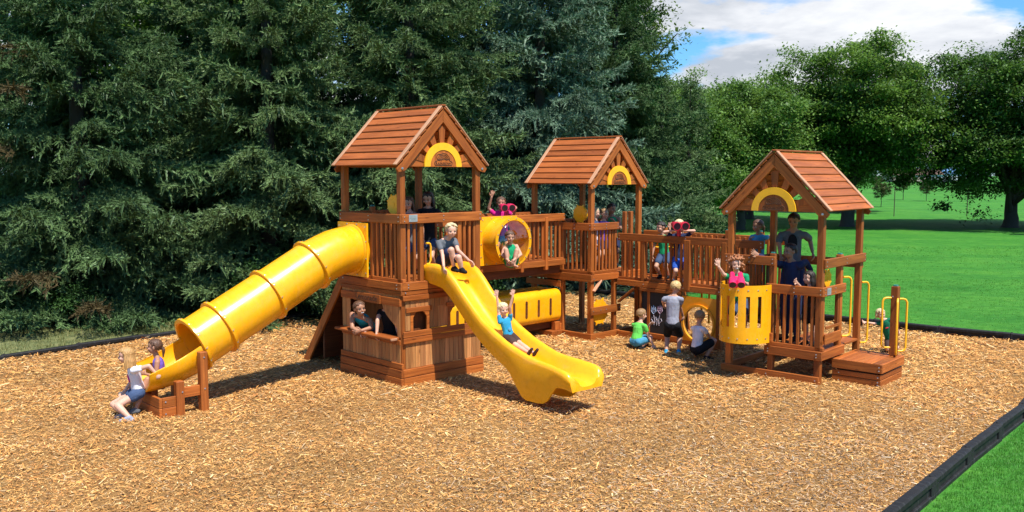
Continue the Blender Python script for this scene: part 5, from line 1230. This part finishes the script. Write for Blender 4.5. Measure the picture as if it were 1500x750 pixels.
# ------------------------------------------------------------------ broadleaf trees
def leaf_arrays(seed, H, rad, base, clumps, per, size, squash=.55, trunk_top=.6, lobes=.25, cr=(.55, 1.05), skirt=0.0):
    rg = np.random.default_rng(seed); cz, hz = (base + H) / 2, (H - base) / 2; cs = []
    ph = rg.uniform(0, 6.28, 8)
    while len(cs) < clumps:
        d = rg.normal(0, 1, 3); d /= np.linalg.norm(d); a = math.atan2(d[1], d[0])
        lob = 1 + lobes * (math.sin(3 * a + ph[0] + 2 * d[2]) * .5 + math.sin(5 * a + ph[1] - 3 * d[2]) * .35 + math.sin(7 * d[2] + ph[2]) * .4)
        r = rg.uniform(0, 1) ** .42 * lob; wz = 1.0 if d[2] > 0 else .9
        sk = 1 + skirt * max(0, -d[2]); cs.append((d[0] * r * rad * sk, d[1] * r * rad * sk, cz + d[2] * r * hz * wz, d, r))
    V_, T_ = [], []
    for x, y, z, d, r in cs:
        n = int(per * rg.uniform(.6, 1.4)); R_ = rg.uniform(*cr); p = rg.normal(0, .48, (n, 3)) * R_ * np.array([1, 1, squash]); p += np.array([d[0], d[1], -.15]) * (np.abs(p[:, :1]) * .25)
        c = p + np.array([x, y, z]); an = rg.uniform(0, 6.28, n); tl = rg.normal(.35, .45, n)
        u = np.stack([np.cos(an), np.sin(an), np.zeros(n)], 1); w_ = np.stack([-np.sin(an) * np.cos(tl), np.cos(an) * np.cos(tl), -np.abs(np.sin(tl))], 1); s = size * rg.uniform(.6, 1.35, (n, 1))
        V_.append(np.stack([c - w_ * s * .6, c + u * s * .36 - w_ * s * .05, c + w_ * s * .62, c - u * s * .36 - w_ * s * .05], 1)); T_.append(np.repeat(np.clip(rg.normal(.5, .27) + rg.normal(0, .16, n), 0, 1), 4))
    return np.concatenate(V_).reshape(-1, 3), np.concatenate(T_), cs
def broadleaf(name, x, y, label, mat, seed=1, H=11, rad=5, base=2.2, clumps=430, per=95, size=.24, tr=.28, group=None, share=None, rz=0, sc=1, cr=(.55, 1.05), lobes=.25, limbs=26, zs=1.0, skirt=0.0):
    o = tag(empty(name, (x, y, 0), rz), label, 'tree', group); o.scale = (sc, sc, sc * zs)
    if share and share in protos:
        for q in (share, share + 't'):
            c = protos[q].copy(); COL.objects.link(c); c.parent = o; c.name = 'crown' if q == share else 'trunk'
            if q == share and c.data.materials[0] is not M[mat]: c.material_slots[0].link = 'OBJECT'; c.material_slots[0].material = M[mat]
        return o
    v, t, cs = leaf_arrays(seed, H, rad, base, clumps, per, size, cr=cr, lobes=lobes, skirt=skirt); cr_ = bigmesh('crown', v, np.arange(len(v), dtype=np.int32).reshape(-1, 4), M[mat], o, t)
    rg = random.Random(seed); mb = MB(); fork = base * .8 + .2
    mb.tube([(0, 0, -.1), (0, 0, .15), (.05, 0, fork * .6), (.02, .05, fork), (0, 0, fork + (H - fork) * .4), (0, 0, H * .85)], [tr * 1.5, tr * 1.1, tr, tr * .9, tr * .5, .03], 12)
    for i in range(limbs):
        cx_, cy_, cz_, d, r = cs[rg.randrange(len(cs))]; s0 = fork * .8 + rg.random() * (H - fork) * .35; e = V((cx_, cy_, cz_)); b = V((0, 0, min(s0, cz_)))
        m_ = b.lerp(e, .5) + V((0, 0, -.1 + .35 * r)); mb.tube([b, b.lerp(m_, .5) + V((rg.uniform(-.15, .15), rg.uniform(-.15, .15), .05)), m_, e], [tr * .38, tr * .28, tr * .18, .02], 7)
    tk = mb.build('trunk', M['bark'], o, 60); 
    if share: protos[share] = cr_; protos[share + 't'] = tk
    return o
M['elm'] = leafmat('elm_leaves', (.042, .105, .018), (.185, .315, .060), .42)
M['maple'] = leafmat('maple_leaves', (.026, .070, .013), (.130, .245, .048), .34)
M['ash'] = leafmat('ash_leaves', (.05, .12, .022), (.19, .32, .07), .40)
M['poplar'] = leafmat('poplar_leaves', (.05, .10, .018), (.19, .27, .07), .35, .4)
M['shrub'] = leafmat('shrub_leaves', (.012, .042, .010), (.060, .135, .03), .25)
M['sapling'] = leafmat('sapling_leaves', (.05, .07, .02), (.16, .17, .06), .3)
broadleaf('elm_tree', 19.6, 53, 'huge spreading elm with a rounded crown behind the right tower roof', 'elm', 5, 10.6, 5.1, 2.2, 680, 210, .15, .36, skirt=.35, share='elm')
broadleaf('maple_tree', 28.6, 52, 'dark tree with low skirts shading the lawn at the right edge', 'maple', 9, 10.8, 6.3, .8, 900, 230, .155, .38, skirt=.8, share='maple')
broadleaf('ash_tree', 12.6, 50, 'lighter green tree left of the huge elm', 'ash', 14, 8.3, 3.9, .7, 420, 200, .145, .25, share='ash')
broadleaf('ash_tree', 9.0, 47, 'loose green tree half hidden behind the pair of slim spruces', 'ash', share='ash', rz=2.0, sc=.88)
broadleaf('poplar_tree', 4.4, 41, 'tall poplar with airy twigs reaching into the sky at the top', 'poplar', 22, 15.5, 2.4, 3.0, 420, 100, .15, .3, cr=(.4, .8), lobes=.5)
broadleaf('elm_tree', 16.2, 62, 'tree with a dark trunk behind the gap between elm and ash', 'elm', share='elm', rz=2.2, sc=.85)
broadleaf('maple_tree', -11, 31, 'leafy tree behind the spruces at the top left', 'ash', share='ash', rz=1.0, sc=1.3)
broadleaf('ash_tree', 26.5, 74, 'paler tree filling the gap between the huge elm and the dark tree', 'ash', share='ash', rz=4.0, sc=1.25)
broadleaf('elm_tree', 10.5, 66, 'far tree whose top shows above the lighter green tree', 'elm', share='elm', rz=3.0, sc=.95)
# shrubs in the shade of the spruces
shr = {}
for i, (px, py, Y, s) in enumerate(((400, 452, 18.8, 1.0), (440, 448, 19.3, 1.1), (478, 440, 19.6, 1.15), (610, 430, 21, .9), (700, 430, 22.5, .9), (40, 470, 18.2, .8), (110, 476, 18.0, .7))):
    c = atd(px, py, Y)
    lab = ['low leafy shrub under the tube slide, leftmost of three', 'low leafy shrub under the tube slide, middle of three', 'low leafy shrub beside the slanted climbing wall', 'low shrub behind the lemonade playhouse', 'low shrub seen below the bubble bridge', 'low shrub under the spruce at the left edge', 'small shrub in the shade left of the blonde girl'][i]
    o = tag(empty('shrub', (c.x, c.y, 0), i * 1.3), lab, 'shrub', 'shrubs under the spruces'); o.scale = (s, s, s)
    if not shr:
        v, t, _ = leaf_arrays(70, 1.15, .85, .02, 110, 60, .07, cr=(.2, .38), lobes=.4); f_ = bigmesh('foliage', v, np.arange(len(v), dtype=np.int32).reshape(-1, 4), M['shrub'], o, t)
        st = MB()
        for q in range(7): a = q * .9; st.tube([(0, 0, -.05), (.15 * math.cos(a), .15 * math.sin(a), .4), (.4 * math.cos(a), .4 * math.sin(a), .85)], [.02, .014, .006], 6)
        shr['f'] = f_; shr['s'] = st.build('stem', M['bark'], o, 60)
    else:
        for q in 'fs': c2 = shr[q].copy(); COL.objects.link(c2); c2.parent = o
# saplings on the far field
for i, (px, py, Y, s) in enumerate(((1290, 305, 86, .42), (1322, 300, 110, .55), (1356, 296, 105, .42), (1284, 283, 150, .5), (1248, 285, 140, .5))):
    c = at(px, 256 + 3 * FPX / Y); lab = ['small round bush-like sapling on the field right of the roof', 'bright green sapling on the far field', 'yellowish sapling with thin trunk on the far field', 'pale sapling far out beyond the elm', 'pale sapling far out beside the elm trunk'][i]
    broadleaf('sapling_tree', Y * (px - 750) / FPX, Y, lab, 'sapling', 33, 6.0, 1.9, 1.7, 90, 70, .2, .07, share='sapling', rz=i * 1.1, sc=s, group='saplings on the far field', cr=(.35, .7))
# far tree line
for i in range(26):
    Y = 420 + 260 * random.random(); x = -60 + i * 16 + random.uniform(-6, 6)
    broadleaf('field_tree', x * Y / 560, Y, 'tree of the distant tree line on the horizon', 'maple', share='elm' if i % 2 else 'ash', rz=i, sc=random.uniform(.55, .95), zs=.8, group='distant tree line')
# fence on the field
fn = tag(empty('wire_fence', (0, 66, 0)), 'thin wire fence with metal posts across the far field', 'fence')
for i in range(13):
    x = -4 + i * 5.3; MB().tube([(x, 0, -.1), (x, 0, 2.2)], .03, 7).build('post', M['bark'], fn, 60)
for z in (.5, 1.1, 1.7, 2.1): MB().tube([(-4, 0, z), (59.6, 0, z)], .003, 5).build('wire', M['black_plastic'], fn, 60)
# houses and cars on the horizon
M['house_wall'] = simple('house_siding', (.42, .34, .27), .8); M['house_roof'] = simple('house_shingles', (.17, .10, .075), .9); M['house_white'] = simple('white_siding', (.7, .72, .74), .7); M['glass'] = simple('dark_window', (.04, .05, .06), .15); M['blue_roof'] = simple('blue_metal', (.10, .25, .45), .5)
def house(px, Y, w_, d_, hgt, rh, wall, roofm, label):
    o = tag(empty('house', (Y * (px - 750) / FPX, Y, 0), .15), label, 'house', 'houses beyond the field')
    MB().bx(-w_ / 2, w_ / 2, -d_ / 2, d_ / 2, -.2, hgt, .02).build('wall', M[wall], o)
    MB().prism([(-d_ / 2 - .5, hgt), (d_ / 2 + .5, hgt), (0, hgt + rh)], (-w_ / 2 - .5, 0, 0), (0, 1, 0), (0, 0, 1), w_ + 1).build('roof', M[roofm], o)
    for i in range(4):
        x = -w_ / 2 + w_ * (i + .5) / 4; MB().bx(x - .7, x + .7, -d_ / 2 - .05, -d_ / 2 - .01, .9, 2.1, .01).build('window', M['glass'], o)
house(1322, 400, 16, 9, 3.0, 3.0, 'house_wall', 'house_roof', 'low tan house with a brown roof beyond the field')
house(1352, 430, 13, 9, 3.2, 2.6, 'house_white', 'house_roof', 'pale house with a brown roof beyond the field'); house(1392, 470, 15, 10, 3.6, 3.0, 'house_white', 'blue_roof', 'white house with a blue roof beyond the field')
def car(px, Y, col, label):
    nm = 'car_paint_' + label.split()[0]; M[nm] = plastic(nm, col, .25)
    o = tag(empty('parked_car', (Y * (px - 750) / FPX, Y, 0), .05), label, 'car', 'cars parked beyond the field')
    prof = [(-2.2, .35), (2.2, .35), (2.25, .8), (1.4, .95), (.8, 1.45), (-1.0, 1.5), (-1.7, 1.0), (-2.2, .9)]
    MB().prism(prof, (0, .85, 0), (1, 0, 0), (0, 0, 1), 1.7).build('body', M[nm], o)
    for sx in (-1.35, 1.35):
        for y in (-.86, .70): MB().tube([(sx, y, .33), (sx, y + .16, .33)], .33, 14).build('wheel', M['black_plastic'], o, 40)
    MB().prism([(1.25, .97), (.75, 1.38), (-.95, 1.42), (-1.5, 1.02)], (0, -.852, 0), (1, 0, 0), (0, 0, 1), .004).build('side_window', M['glass'], o)
car(1366, 330, (.10, .11, .13), 'dark parked car left of another by the far houses'); car(1376, 335, (.5, .5, .5), 'silver parked car between two dark cars by the far houses'); car(1388, 330, (.02, .025, .03), 'black parked car rightmost by the far houses')
